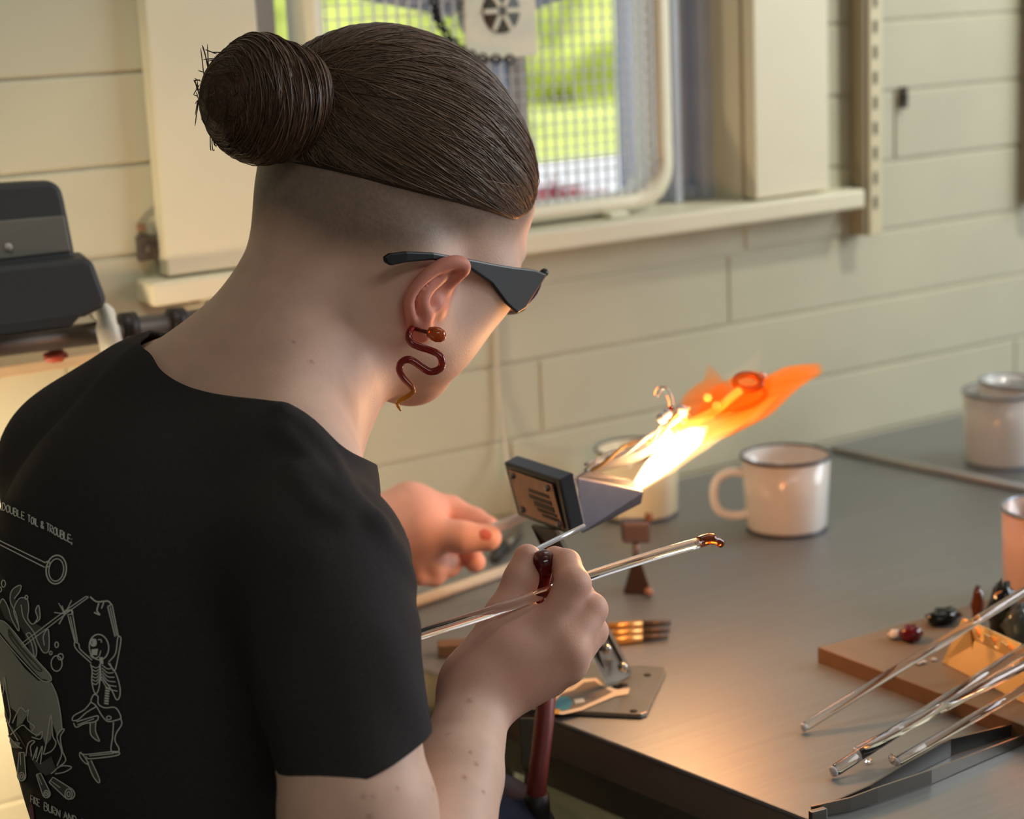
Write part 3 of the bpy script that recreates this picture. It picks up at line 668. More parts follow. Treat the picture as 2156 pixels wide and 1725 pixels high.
def lump(name, u, v, z, r, m, lab, cat='glass bit', grp=None):
    k = 9; V = []; Fc = []
    c = at_z(u, v, z); nn_ = 12
    for i in range(k):
        w = .12 + (math.pi - .24) * i / (k - 1)
        for j in range(nn_):
            a = 2 * math.pi * j / nn_; q = np.array([math.sin(w) * math.cos(a), math.sin(w) * math.sin(a), math.cos(w)])
            V.append(c + np.array([0, 0, r[2]]) + q * np.array(r) * (1 + .16 * math.sin(3 * a + 2 * i) + .1 * math.cos(5 * a - i)))
    for i in range(k - 1):
        for j in range(nn_): Fc.append((i * nn_ + j, i * nn_ + (j + 1) % nn_, (i + 1) * nn_ + (j + 1) % nn_, (i + 1) * nn_ + j))
    Fc += [tuple(range(nn_)), tuple(range((k - 1) * nn_, k * nn_))[::-1]]
    o = recalc(obj(name, V, Fc, m, None, True)); tag(o, lab, cat, grp); return o
m_blackg = mat('black_glass', srgb(20, 22, 20), rough=0.12); m_greyg = mat('smoky_glass', srgb(70, 78, 78), rough=0.15)
lump('glass_nugget', 1918, 1350, zt, (.0095, .0085, .0065), m_glass_red, 'dark red glass nugget on the wooden board')
lump('glass_bead', 1884, 1346, zt, (.0055, .005, .0038), m_glass_white, 'pale pink bead next to the dark red nugget')
lump('black_glass_lump', 1985, 1312, zt, (.017, .010, .006), m_blackg, 'flat black glass lump on the board left of the brass rest')
lump('black_glass_lump', 2112, 1352, zt, (.012, .012, .024), m_blackg, 'tall black glass lump behind the notches of the brass rest')
lump('smoky_glass_lump', 2145, 1368, zt, (.012, .012, .018), m_greyg, 'smoky grey glass lump behind the rest at the right edge')
lump('amber_bead', 2058, 1316, zt + .0, (.005, .005, .016), m_glass_amber, 'amber bead standing at the corner of the brass rest')
for u, v, w_ in ((1934, 1400, 'leftmost'), (1944, 1397, 'middle one'), (1966, 1392, 'rightmost')): lump('glass_chip', u, v, zt, (.0028, .0022, .0012), m_glass_white, f'tiny white glass chip on the wooden board, {w_} of three', 'glass bit', 'white glass chips')
for u, v, w_ in ((1828, 1606, 'beside the round-ended rod'), (2092, 1590, 'left of two beside the tweezers'), (2104, 1586, 'right of two beside the tweezers')): lump('clear_glass_chip', u, v, TZ, (.003, .0022, .0014), m_glass, f'tiny clear glass chip on the steel table, {w_}', 'glass bit', 'clear glass chips')

# ---- bench and case against the wall behind the person
m_dkbar = mat('dark_steel_bar', srgb(84, 76, 70), rough=0.45, metal=0.5, noise=0.15, nscale=20)
shelf = empty('wall_shelf', (0.2, YW, .98)); tag(shelf, 'dark steel pipe rail shelf on the wall behind the person', 'shelf')
a = at(-60, 735, 1.49); b = at(470, 668, 1.60); b = b + (b - a) * .05
tube('pipe_rail', [a + (a - b) * 1.2, b], .0095, m_dkbar, shelf, 16)
dv = unit(b - a)
for u, v in ((270, 690), (372, 680), (455, 664)):
    p = at(u, v, np.interp(u, [-60, 470], [1.49, 1.60])); tube('pipe_collar', [p - dv * .006, p + dv * .006], .0128, mat('black_collar', srgb(44, 40, 38), rough=0.5, metal=0.4), shelf, 16)
a2 = at(-60, 770, 1.50); b2 = at(200, 742, 1.55)
hexa('shelf_board', [(-.6, YW - .05, 0.985), (.66, YW - .05, 0.985), (.66, YW - .002, 0.985), (-.6, YW - .002, 0.985), (-.6, YW - .05, 0.995), (.66, YW - .05, 0.995), (.66, YW - .002, 0.995), (-.6, YW - .002, 0.995)], mat('tan_shelf_wood', srgb(176, 150, 116), rough=0.6, noise=0.1, nscale=20, stretch=(2, 14, 14)), shelf, .001)
for x in (-.3, .18): hexa('shelf_bracket', boxv((x, YW - .11, .90), (x + .012, YW - .002, .985)), m_dkbar, shelf)
clp = tube('white_clamp', spline([at(205, 655, 1.545), at(222, 662, 1.53), at(226, 690, 1.525), at(234, 725, 1.528), at(238, 748, 1.54)], 4), [.008] * 8 + [.0095] * 9, mat('white_plastic', srgb(206, 204, 192), rough=0.4), n=12); tag(clp, 'white plastic clamp gripping the pipe rail', 'clamp')
case = empty('black_case', at(60, 640, 1.47)); tag(case, 'open black equipment case resting on the pipe rail at the left edge', 'case')
def rquad(name, px, d0, th, m, parent, r=8, bev=.004):
    """rounded slab: px outline on a plane facing the camera, th deep"""
    V = [at(u, v, d0(u)) for u, v in px]; n = len(V); dp = np.array([.25, .97, 0])
    V = V + [p + dp * th for p in V]
    o = recalc(obj(name, V, [tuple(range(n)), tuple(range(n, 2 * n))[::-1]] + [(i, n + i, n + (i + 1) % n, (i + 1) % n) for i in range(n)], m, parent)); bevel(o, bev, 3); return o
dd = lambda u: np.interp(u, [-300, 260], [1.40, 1.51])
m_case = mat('black_case_plastic', srgb(36, 38, 40), rough=0.55); m_case2 = mat('grey_case_panel', srgb(86, 84, 78), rough=0.5)
rquad('case_lid', [(-300, 420), (-100, 394), (60, 384), (110, 383), (128, 396), (136, 425), (160, 548), (-300, 600)], lambda u: dd(u) + .010, .02, m_case, case)
rquad('lid_panel', [(-300, 492), (-100, 474), (60, 459), (136, 454), (150, 530), (-300, 582)], lambda u: dd(u) + .0085, .006, m_case2, case, bev=.0015)
rquad('case_base', [(-300, 600), (-100, 574), (60, 556), (180, 544), (196, 552), (226, 635), (216, 650), (180, 668), (60, 690), (-300, 735)], lambda u: dd(u) - .012, .045, m_case, case)
rquad('case_latch', [(-100, 690), (60, 672), (180, 655), (150, 690), (40, 706), (-100, 722)], lambda u: dd(u) - .014, .02, mat('black_case_dark', srgb(24, 24, 24), rough=0.6), case, bev=.002)
lathe('case_button', [(0, .002), (.003, .002), (.0035, 0)], at(17, 521, dd(17) + .008), mat('case_dot', srgb(150, 146, 140), rough=0.4), case, 14, axis=-FWD)
o = lump('red_fitting', 118, 758, .995, (.010, .006, .005), mat('red_plastic', srgb(150, 62, 44), rough=0.5), 'small red-brown fitting on the shelf under the pipe rail', 'fitting')
o.location = Vector(at(118, 766, 1.535)); 
spot('under_shelf_lamp', (0.33, YW - .22, 0.76), (0.50, YW, 0.76), 10.0, (1.0, 0.76, 0.50), 130, .4, .03)
# stool under the person
stool = empty('work_stool', (0.45, 1.08, 0)); tag(stool, 'round work stool under the person', 'stool')
lathe('stool_seat', [(0, .31), (.16, .31), (.17, .325), (.17, .335), (.16, .345), (0, .345)], (0.45, 1.08, 0), m_hook, stool, 32)
for k in range(4):
    a = math.pi / 4 + k * math.pi / 2
    tube('leg', [(0.45 + .11 * math.cos(a), 1.08 + .11 * math.sin(a), .31), (0.45 + .19 * math.cos(a), 1.08 + .19 * math.sin(a), 0)], .012, m_dkbar, stool, 10)
# ================================================================== the person
# ---- signed distance helpers (numpy), meshed with surface nets
f32 = np.float32
def smin(a, b, k):
    if k <= 0: return np.minimum(a, b)
    h = np.maximum(k - np.abs(a - b), 0) / k
    return np.minimum(a, b) - h * h * k * f32(0.25)
def smax(a, b, k): return -smin(-a, -b, k)
def cone(a, b, r1, r2):
    a = np.asarray(a, f32); b = np.asarray(b, f32); ba = b - a; l2 = f32(ba @ ba)
    def f(P):
        pa = P - a
        t = np.clip((pa @ ba) / l2, 0, 1)
        q = pa - t[:, None] * ba
        return np.sqrt((q * q).sum(1)) - (r1 + (r2 - r1) * t)
    return f
def ell(c, r, M=None):
    c = np.asarray(c, f32); r = np.asarray(r, f32)
    Mx = None if M is None else np.asarray(M, f32)     # columns = local axes
    def f(P):
        p = P - c
        if Mx is not None: p = p @ Mx
        k0 = np.sqrt(((p / r) ** 2).sum(1)); k1 = np.sqrt(((p / (r * r)) ** 2).sum(1)) + f32(1e-6)
        return k0 * (k0 - 1) / k1
    return f
class Group:
    def __init__(s, items, lo, hi):
        s.items = items; s.lo = np.asarray(lo, f32); s.hi = np.asarray(hi, f32)
    def __call__(s, P):
        out = np.full(len(P), f32(0.5), f32)
        e = np.maximum(np.maximum(s.lo - P, P - s.hi), 0)
        d = np.sqrt((e * e).sum(1))
        m = d < 0.012
        out[~m] = d[~m] + f32(0.03)
        if m.any():
            Q = P[m]; v = None
            for fn, k, op in s.items:
                w = fn(Q)
                if v is None: v = w
                elif op == '+': v = smin(v, w, k)
                else: v = smax(v, -w, k)
            out[m] = v
        return out
def group(items, pts, pad):
    pts = np.asarray(pts); return Group([(i[0], f32(i[1]), i[2] if len(i) > 2 else '+') for i in items], pts.min(0) - pad, pts.max(0) + pad)
def evalf(fn, P, chunk=1500000):
    return np.concatenate([fn(P[i:i + chunk]) for i in range(0, len(P), chunk)])
def mesh_sdf(fn, lo, hi, h, newton=2):
    lo = np.asarray(lo, float); hi = np.asarray(hi, float); B = 8
    nb = np.ceil((hi - lo) / (h * B)).astype(int)
    g = np.stack(np.meshgrid(*[np.arange(n) for n in nb], indexing='ij'), -1).reshape(-1, 3)
    cc = (lo + (g + 0.5) * h * B).astype(f32)
    d = evalf(fn, cc)
    g = g[np.abs(d) < h * B * 1.35]
    c9 = np.stack(np.meshgrid(*[np.arange(B + 1)] * 3, indexing='ij'), -1).reshape(-1, 3)
    P = (lo + (g[:, None, :] * B + c9[None]) * h).astype(f32).reshape(-1, 3)
    v = evalf(fn, P).reshape(-1, B + 1, B + 1, B + 1)
    ins = v < 0
    cnt = sum(ins[:, i:i + B, j:j + B, k:k + B].astype(np.int8) for i in (0, 1) for j in (0, 1) for k in (0, 1))
    A = np.argwhere((cnt > 0) & (cnt < 8))
    a, i, j, k = A.T
    G = g[a] * B + A[:, 1:]
    NN = nb * B + 2
    key = (G[:, 0] * NN[1] + G[:, 1]) * NN[2] + G[:, 2]
    o = np.argsort(key); key = key[o]; G = G[o]; a, i, j, k = a[o], i[o], j[o], k[o]
    cor = {(x, y, z): v[a, i + x, j + y, k + z] for x in (0, 1) for y in (0, 1) for z in (0, 1)}
    acc = np.zeros((len(a), 3)); n = np.zeros(len(a))
    for ax in range(3):
        for p in (0, 1):
            for q in (0, 1):
                c0 = [0, 0, 0]; c0[(ax + 1) % 3] = p; c0[(ax + 2) % 3] = q
                c1 = list(c0); c1[ax] = 1
                v0 = cor[tuple(c0)]; v1 = cor[tuple(c1)]
                m = (v0 < 0) != (v1 < 0)
                t = np.where(m, v0 / np.where(m, v0 - v1, 1), 0)
                pt = np.array(c0)[None] + t[:, None] * np.eye(3)[ax]
                acc += np.where(m[:, None], pt, 0); n += m
    V = lo + (G + acc / n[:, None]) * h
    quads = []
    s0 = cor[(0, 0, 0)] < 0
    for ax in range(3):
        c1 = [0, 0, 0]; c1[ax] = 1
        s1 = cor[tuple(c1)] < 0
        m = s0 != s1
        e1 = np.zeros(3, int); e1[(ax + 1) % 3] = 1
        e2 = np.zeros(3, int); e2[(ax + 2) % 3] = 1
        ids = []
        ok = np.ones(m.sum(), bool)
        for off in (0 * e1, -e1, -e1 - e2, -e2):
            Q = G[m] + off
            kk = (Q[:, 0] * NN[1] + Q[:, 1]) * NN[2] + Q[:, 2]
            ix = np.clip(np.searchsorted(key, kk), 0, len(key) - 1)
            ok &= key[ix] == kk; ids.append(ix)
        q = np.stack(ids, 1)
        fl = ~s0[m]
        q[fl] = q[fl][:, ::-1]
        quads.append(q[ok])
    Q = np.concatenate(quads)
    for _ in range(newton):
        gr, d0 = grad(fn, V, h * 0.7)
        V = V - np.clip(d0, -h, h)[:, None] * gr
    return V, Q
def grad(fn, V, e):
    P = V.astype(f32); g = np.zeros_like(V)
    for ax in range(3):
        dv = np.zeros(3, f32); dv[ax] = e
        g[:, ax] = evalf(fn, P + dv) - evalf(fn, P - dv)
    l = np.linalg.norm(g, axis=1); l[l == 0] = 1
    return g / l[:, None], evalf(fn, P)
def mesh_fast(name, V, Q, m, parent=None, col=None, origin=None):
    V = np.asarray(V); Q = np.asarray(Q)
    if origin is None: origin = V.mean(0)
    k = Q.shape[1]
    me = bpy.data.meshes.new(name)
    me.vertices.add(len(V)); me.vertices.foreach_set('co', (V - origin).astype(f32).ravel())
    me.loops.add(Q.size); me.loops.foreach_set('vertex_index', Q.astype(np.int32).ravel())
    me.polygons.add(len(Q)); me.polygons.foreach_set('loop_start', np.arange(0, Q.size, k, dtype=np.int32))
    me.polygons.foreach_set('use_smooth', np.ones(len(Q), bool))
    me.update(calc_edges=True); me.validate()
    if col is not None:
        ca = me.color_attributes.new('col', 'FLOAT_COLOR', 'POINT')
        c4 = np.ones((len(V), 4), f32); c4[:, :3] = col
        ca.data.foreach_set('color', c4.ravel())
    if m: me.materials.append(m)
    o = bpy.data.objects.new(name, me); COL.objects.link(o); o.location = origin
    if parent: setparent(o, parent)
    return o
def sstep(a, b, x):
    t = np.clip((x - a) / (b - a), 0, 1); return t * t * (3 - 2 * t)
def project(V):
    d = (V - CAM) @ FWD
    return PW / 2 + FPX * ((V - CAM) @ RGT) / d, PH / 2 - FPX * ((V - CAM) @ UPV) / d
def drop_islands(V, Q, keep=1):
    return V, Q

# ---- skeleton
HP = math.radians(33)                       # head pitched forward
HC = at(838, 388, 1.29)                     # centre of the cranium
HY = math.radians(5)                        # and turned a little to the left
_hx = np.array([math.cos(HY), math.sin(HY), 0])
HFv = math.cos(HP) * _hx - math.sin(HP) * _z; HUv = math.sin(HP) * _hx + math.cos(HP) * _z; HLv = np.array([-math.sin(HY), math.cos(HY), 0])
HM = np.stack([HFv, HLv, HUv], 1)
def hd(f, l, u): return HC + HFv * f + HLv * l + HUv * u
def hloc(V): return (V - HC) @ HM

# head
hi_ = []
def H_ell(c, r, k=0.02, op='+'): hi_.append((ell(hd(*c), r, HM), k, op))
def H_cone(a, b, r1, r2, k=0.015, op='+'): hi_.append((cone(hd(*a), hd(*b), r1, r2), k, op))
H_ell((-0.006, 0, 0.012), (0.097, 0.077, 0.0815))
H_ell((0.046, 0, 0.006), (0.048, 0.062, 0.056), 0.025)          # forehead
H_ell((-0.040, 0, -0.03), (0.046, 0.058, 0.050), 0.025)          # occiput
H_ell((0.045, 0, -0.055), (0.047, 0.056, 0.07), 0.03)          # mid face
for s in (-1, 1):
    H_cone((0.0, s * 0.056, -0.062), (0.012, s * 0.050, -0.090), 0.019, 0.019, 0.03)
    H_cone((0.012, s * 0.050, -0.090), (0.068, s * 0.014, -0.108), 0.019, 0.016, 0.03)   # jaw
    H_ell((0.062, s * 0.042, -0.040), (0.027, 0.026, 0.022), 0.03)                        # cheekbone
    H_ell((0.045, s * 0.040, -0.078), (0.032, 0.022, 0.034), 0.03)                        # cheek
    H_ell((0.083, s * 0.030, -0.008), (0.010, 0.016, 0.008), 0.012)                       # brow ridge
    H_ell((0.0955, s * 0.032, -0.026), (0.016, 0.017, 0.012), 0.012, '-')                 # eye socket
    H_ell((0.081, s * 0.032, -0.026), (0.012, 0.013, 0.0115), 0.003)                      # eyeball with lid
H_ell((0.074, 0, -0.110), (0.016, 0.02, 0.015), 0.02)          # chin
H_cone((0.092, 0, -0.016), (0.107, 0, -0.052), 0.008, 0.010, 0.012)   # nose bridge
H_ell((0.096, 0.010, -0.054), (0.011, 0.008, 0.008), 0.006)
H_ell((0.096, -0.010, -0.054), (0.011, 0.008, 0.008), 0.006)
H_ell((0.0875, 0, -0.075), (0.011, 0.024, 0.0065), 0.008)      # upper lip
H_ell((0.086, 0, -0.086), (0.011, 0.021, 0.0065), 0.006)       # lower lip
H_ell((0.098, 0, -0.0808), (0.008, 0.022, 0.0012), 0.003, '-') # mouth line

# right ear, built from the outline of its rim; u,v pixel positions with a depth turn into points in space
def E(u, v, d): return at(u, v, d)
ear = []
ED = 1.213
helix = spline([E(872, 688, ED + .004), E(864, 660, ED - .004), E(861, 634, ED - .006), E(872, 608, ED - .006), E(895, 583, ED - .004), E(925, 562, ED),
                E(953, 553, ED + .004), E(972, 556, ED + .009), E(976, 567, ED + .012), E(962, 581, ED + .016), E(940, 596, ED + .020), E(926, 612, ED + .024)], 3)
hr = np.interp(np.linspace(0, 1, len(helix)), [0, .2, .5, .65, .8, 1], [.0030, .0032, .0042, .0045, .0036, .0026])
for i in range(len(helix) - 1): ear.append((cone(helix[i], helix[i + 1], hr[i], hr[i + 1]), 0.0015))
anti = spline([E(897, 660, ED + .004), E(889, 640, ED + .001), E(894, 618, ED + .002), E(908, 600, ED + .005), E(927, 583, ED + .009)], 3)
for i in range(len(anti) - 1): ear.append((cone(anti[i], anti[i + 1], .0034, .0034), 0.003))
ear.append((cone(E(897, 660, ED + .004), E(906, 654, ED + .012), .0036, .0034), 0.003))       # antitragus
ear.append((cone(E(881, 680, ED + .006), E(889, 701, ED + .010), .0052, .0050), 0.006))       # lobe
ear.append((cone(E(893, 676, ED + .008), E(892, 700, ED + .012), .0046, .0048), 0.006))
# back plate of the ear and concha bowl
for (a, b) in [((868, 655), (895, 640)), ((867, 630), (900, 622)), ((880, 600), (915, 605)), ((900, 580), (935, 590)), ((930, 563), (955, 580))]:
    ear.append((cone(E(a[0], a[1], ED + .004), E(b[0], b[1], ED + .020), .0026, .0045), 0.006))
ear.append((cone(E(900, 650, ED + .022), E(925, 600, ED + .026), .008, .008), 0.008))
ear.append((cone(E(918, 640, ED + .016), E(922, 650, ED + .020), .0045, .0045), 0.006))      # tragus
ear_pts = np.array([helix.min(0), helix.max(0), E(892, 712, ED), E(930, 600, ED + .03)])
G_ear = group(ear, ear_pts, 0.014)

# neck
NB = at(565, 880, 1.262)                     # base of the neck
neck = []
neck.append((cone(hd(-0.026, 0, -0.045), NB, 0.053, 0.058), 0.0))
neck.append((cone(hd(0.005, 0, -0.080), at(612, 915, 1.27), 0.038, 0.042), 0.03))
neck.append((cone(hd(0.0, -0.050, -0.055), at(640, 945, 1.235), 0.017, 0.015), 0.025))     # sternomastoid
neck.append((cone(at(620, 735, 1.27), at(330, 838, 1.33), 0.036, 0.034), 0.04))            # trapezius, far side
neck.append((cone(at(600, 770, 1.24), at(380, 860, 1.235), 0.044, 0.040), 0.04))           # nape running into the back
neck.append((cone(at(600, 810, 1.215), at(610, 965, 1.165), 0.036, 0.034), 0.04))           # trapezius, near side

# arms
RSH = at(676, 1205, 1.087); REL = at(825, 2180, 1.0); RWR = at(1006, 1455, 1.178)
LSH = at(175, 985, 1.345); LWR = at(800, 1128, 1.605)
LEL = LSH + np.array([0.02, 0.06, -0.255])
armR = [(cone(RSH, RSH + (REL - RSH) * 0.40, 0.043, 0.0395), 0.0), (cone(RSH + (REL - RSH) * 0.40, RSH + (REL - RSH) * 0.54, 0.0395, 0.0430), 0.006), (cone(RSH + (REL - RSH) * 0.54, REL, 0.0430, 0.037), 0.006),
        (cone(REL, REL + (RWR - REL) * 0.3, 0.035, 0.037), 0.006), (cone(REL + (RWR - REL) * 0.3, REL + (RWR - REL) * 0.72, 0.037, 0.0275), 0.006),
        (cone(REL + (RWR - REL) * 0.72, RWR, 0.0275, 0.0205), 0.006)]
armL = [(cone(LSH, LSH + (LEL - LSH) * 0.5, 0.050, 0.043), 0.0), (cone(LSH + (LEL - LSH) * 0.5, LEL, 0.043, 0.037), 0.006),
        (cone(LEL, LEL + (LWR - LEL) * 0.3, 0.036, 0.039), 0.006), (cone(LEL + (LWR - LEL) * 0.3, LEL + (LWR - LEL) * 0.72, 0.039, 0.029), 0.006),
        (cone(LEL + (LWR - LEL) * 0.72, LWR, 0.029, 0.0225), 0.006)]

# hands: chains of joints (pixel, pixel, depth, radius)
def chain(items, js, k0=0.012, k=0.004):
    P = [np.array(at(*j[:3])) for j in js]
    for i in range(len(js) - 1):
        items.append((cone(P[i], P[i + 1], js[i][3], js[i + 1][3]), k0 if i == 0 else k))
    return P
rh = []
chain(rh, [(1006, 1455, 1.178, .0215), (1080, 1392, 1.182, .0225)], 0.0)
chain(rh, [(1008, 1445, 1.180, .019), (1160, 1335, 1.182, .0125)], .015)
chain(rh, [(1030, 1450, 1.178, .019), (1196, 1370, 1.174, .0128)], .012)
chain(rh, [(1030, 1450, 1.180, .019), (1194, 1400, 1.180, .0115)], .012)
chain(rh, [(1030, 1450, 1.184, .017), (1155, 1428, 1.192, .0105)], .012)
chain(rh, [(1160, 1335, 1.182, .0122), (1206, 1232, 1.186, .0112), (1192, 1188, 1.205, .0092), (1168, 1176, 1.216, .0080)], .008, .003)
chain(rh, [(1196, 1370, 1.174, .0120), (1244, 1284, 1.190, .0104), (1222, 1256, 1.218, .0090), (1178, 1252, 1.232, .0080)], .0045, .003)
chain(rh, [(1194, 1400, 1.180, .0110), (1247, 1330, 1.200, .0098), (1222, 1306, 1.230, .0085), (1180, 1308, 1.244, .0076)], .0045, .003)
chain(rh, [(1158, 1428, 1.190, .0100), (1212, 1382, 1.208, .0086), (1200, 1365, 1.232, .0076), (1165, 1372, 1.242, .0068)], .0045, .003)
chain(rh, [(1020, 1420, 1.182, .016), (1066, 1300, 1.198, .0136), (1096, 1222, 1.207, .0106), (1110, 1176, 1.212, .0092)], .02, .005)
chain(rh, [(1080, 1325, 1.200, .0120), (1150, 1335, 1.194, .0115)], .015)        # web of the thumb
rh_pts = np.array([at(1000, 1500, 1.17), at(1260, 1160, 1.25), at(1260, 1480, 1.17), at(1040, 1160, 1.22), at(1100, 1300, 1.15)])
G_rh = group([(f_, k_) for f_, k_ in rh], rh_pts, 0.03)
lh = []
chain(lh, [(800, 1128, 1.605, 0.0265), (870, 1105, 1.605, 0.0248)], 0.0)
chain(lh, [(800, 1115, 1.605, 0.0226), (862, 1062, 1.612, 0.0164)], .02)
chain(lh, [(800, 1125, 1.608, 0.0226), (858, 1092, 1.625, 0.0164)], .02)
chain(lh, [(800, 1140, 1.610, 0.0226), (860, 1125, 1.630, 0.0158)], .02)
chain(lh, [(800, 1150, 1.610, 0.0203), (862, 1155, 1.628, 0.0147)], .02)
chain(lh, [(862, 1062, 1.612, 0.0152), (948, 1074, 1.624, 0.0121), (1000, 1096, 1.614, 0.0101), (1030, 1110, 1.604, 0.0088)], .012, .004)
chain(lh, [(858, 1092, 1.625, 0.0147), (945, 1128, 1.640, 0.0117), (982, 1160, 1.624, 0.0101), (1000, 1184, 1.608, 0.0091)], .010, .004)
chain(lh, [(860, 1125, 1.630, 0.0142), (940, 1165, 1.632, 0.0113), (945, 1190, 1.608, 0.0099), (915, 1196, 1.596, 0.0091)], .010, .004)
chain(lh, [(862, 1155, 1.628, 0.0130), (915, 1195, 1.622, 0.0099), (915, 1212, 1.602, 0.0088), (885, 1214, 1.594, 0.0079)], .010, .004)
chain(lh, [(815, 1140, 1.598, 0.0214), (893, 1122, 1.584, 0.0169), (972, 1131, 1.578, 0.0127), (1028, 1133, 1.580, 0.0111)], .025, .006)
chain(lh, [(880, 1100, 1.595, 0.0135), (870, 1140, 1.595, 0.0158)], .02)
lh_pts = np.array([at(790, 1040, 1.62), at(1035, 1225, 1.60), at(790, 1225, 1.60), at(1035, 1050, 1.64), at(900, 1130, 1.56)])
G_lh = group([(f_, k_) for f_, k_ in lh], lh_pts, 0.03)

# torso (shared by the body and the shirt); the shirt lies a few millimetres outside the body
TX = at(378, 1175, 1.232); WX = at(470, 1700, 1.235)
tors = []
tors.append((ell(TX, (0.108, 0.145, 0.115)), 0.0))
tors.append((ell(at(398, 1440, 1.235), (0.108, 0.160, 0.14)), 0.05))
tors.append((ell(WX + np.array([0, 0, -0.06]), (0.102, 0.146, 0.20)), 0.06))
tors.append((cone(at(420, 960, 1.25), at(640, 1168, 1.115), 0.048, 0.047), 0.04))          # right shoulder
tors.append((cone(at(420, 930, 1.27), at(205, 1000, 1.34), 0.048, 0.048), 0.04))           # left shoulder
tors.append((cone(at(520, 1000, 1.26), at(558, 1142, 1.24), 0.045, 0.070), 0.04))           # chest
tors.append((cone(at(560, 880, 1.235), at(632, 1030, 1.165), 0.034, 0.036), 0.04))         # trapezius
tors.append((cone(at(480, 830, 1.28), at(250, 905, 1.335), 0.040, 0.040), 0.04))
tors_pts = np.array([TX - .2, TX + .2, WX - [.2, .2, .3], WX + .2, at(175, 985, 1.345), RSH, NB])
G_tors = group(tors, tors_pts, 0.14)
sleeveR = [(cone(RSH, at(762, 1640, 1.047), 0.0500, 0.0438), 0.0)]
sleeveL = [(cone(LSH, LSH + (LEL - LSH) * 0.62, 0.056, 0.050), 0.0)]

G_head = group(hi_, np.array([HC - .115, HC + .13, hd(.1, 0, -.14)]), 0.035)
G_neck = group(neck, np.array([hd(-.05, 0, -.03), hd(0.01, 0, -.1), NB, at(400, 800, 1.255), at(640, 925, 1.235)]), 0.15)
G_aR = group(armR, np.array([RSH, REL, RWR]), 0.07)
G_aL = group(armL, np.array([LSH, LEL, LWR]), 0.07)
def body_sdf(P):
    d = smin(G_head(P), G_neck(P), f32(0.022))
    d = smin(d, G_ear(P), f32(0.0035))
    d = smin(d, G_tors(P) + f32(0.007), f32(0.035))
    a = smin(G_aR(P), G_rh(P), f32(0.012))
    a = np.minimum(a, smin(G_aL(P), G_lh(P), f32(0.012)))
    return smin(d, a, f32(0.004))
def cloth_sdf(P):
    sr = G_sr(P); sl = G_sl(P)
    return smin(smin(smin(G_tors(P), G_neck(P) - f32(0.006), f32(0.035)), sr, f32(0.030)), sl, f32(0.035))
G_sr = group(sleeveR, np.array([RSH, at(762, 1640, 1.047)]), 0.16)
G_sl = group(sleeveL, np.array([LSH, LEL]), 0.16)

person = empty('person', (0.45, 1.08, 0.0))
tag(person, 'person with a hair bun in a black printed T-shirt leaning over the torch flame', 'person')

import time; _t0 = time.time()
allp = np.array([HC - .13, HC + .14, REL, LEL, WX - [0.13, 0.2, 0.10], at(1270, 1150, 1.25), at(175, 985, 1.345), lh_pts.max(0)])
BV, BQ = mesh_sdf(body_sdf, allp.min(0) - 0.06, allp.max(0) + 0.05, 0.0020)
print('body', len(BV), len(BQ), time.time() - _t0)

# pigment: shaved stubble on the scalp, redder ears and fingers, moles, plus painted flame glow on the left hand
hl = hloc(BV)
skin = np.array(srgb(234, 193, 171)[:3]); stub = np.array(srgb(134, 116, 102)[:3]); red = np.array(srgb(216, 122, 102)[:3])
colr = np.tile(skin, (len(BV), 1))
fx, ly, uz = hl.T
# the clipped zone: above a line that drops from the temple to the nape
low = np.interp(fx, [-0.11, -0.06, -0.02, 0.01, 0.03, 0.06, 0.085], [-0.060, -0.075, -0.058, -0.034, -0.016, -0.006, 0.03])
inhead = (np.abs(ly) < .1) & (uz > -.12) & (uz < .12) & (fx > -.13) & (fx < .13)
st = sstep(-0.012, 0.016, uz - low) * inhead * (1 - sstep(0.062, 0.085, fx))
eard = evalf(G_ear, BV.astype(f32))
st = st * sstep(0.002, 0.007, eard)
nz = 0.93 + 0.07 * rng.uniform(-1, 1, len(BV))
st = st * 0.95 * nz
colr = colr * (1 - st[:, None]) + stub * st[:, None]
er = (1 - sstep(0.0, 0.006, eard))[:, None] * 0.75
colr = colr * (1 - er) + red * er
hr_ = ((1 - sstep(0, .01, evalf(G_rh, BV.astype(f32)))) * 0.25 + (1 - sstep(0, .01, evalf(G_lh, BV.astype(f32)))) * 0.4)[:, None]  # skin redness; the left hand's stronger tint also holds the flame's glow
colr = colr * (1 - hr_) + red * hr_
pu, pv = project(BV)
TREE_B = BVHTree.FromPolygons([tuple(v) for v in BV[:1]] if False else BV.tolist(), BQ.tolist())
mole_uv = [(988, 1476, 6), (1003, 1609, 4), (978, 1637, 5), (1018, 1668, 3), (912, 1662, 5), (835, 1660, 3), (765, 1677, 4), (785, 1679, 3), (778, 1720, 5), (655, 762, 4), (617, 720, 3), (945, 1545, 3), (990, 1585, 3)]
for mu, mv, mr in mole_uv:
    ry = at(mu, mv, 1.0) - CAM
    hit = TREE_B.ray_cast(Vector(CAM), Vector(unit(ry)))
    if hit[0] is None: continue
    dd = np.linalg.norm(BV - np.array(hit[0]), axis=1)
    w = np.exp(-(dd / (mr * 0.00032)) ** 2)[:, None] * 0.55
    colr = colr * (1 - w) + np.array(srgb(140, 66, 54)[:3]) * w
m_skin = mat('skin', srgb(214, 170, 150), rough=0.5, attr='col', sss=0.12, bump=0.12, bscale=900, noise=0.05, nscale=60, spec=0.35)
body = mesh_fast('body', BV, BQ, m_skin, person, colr)

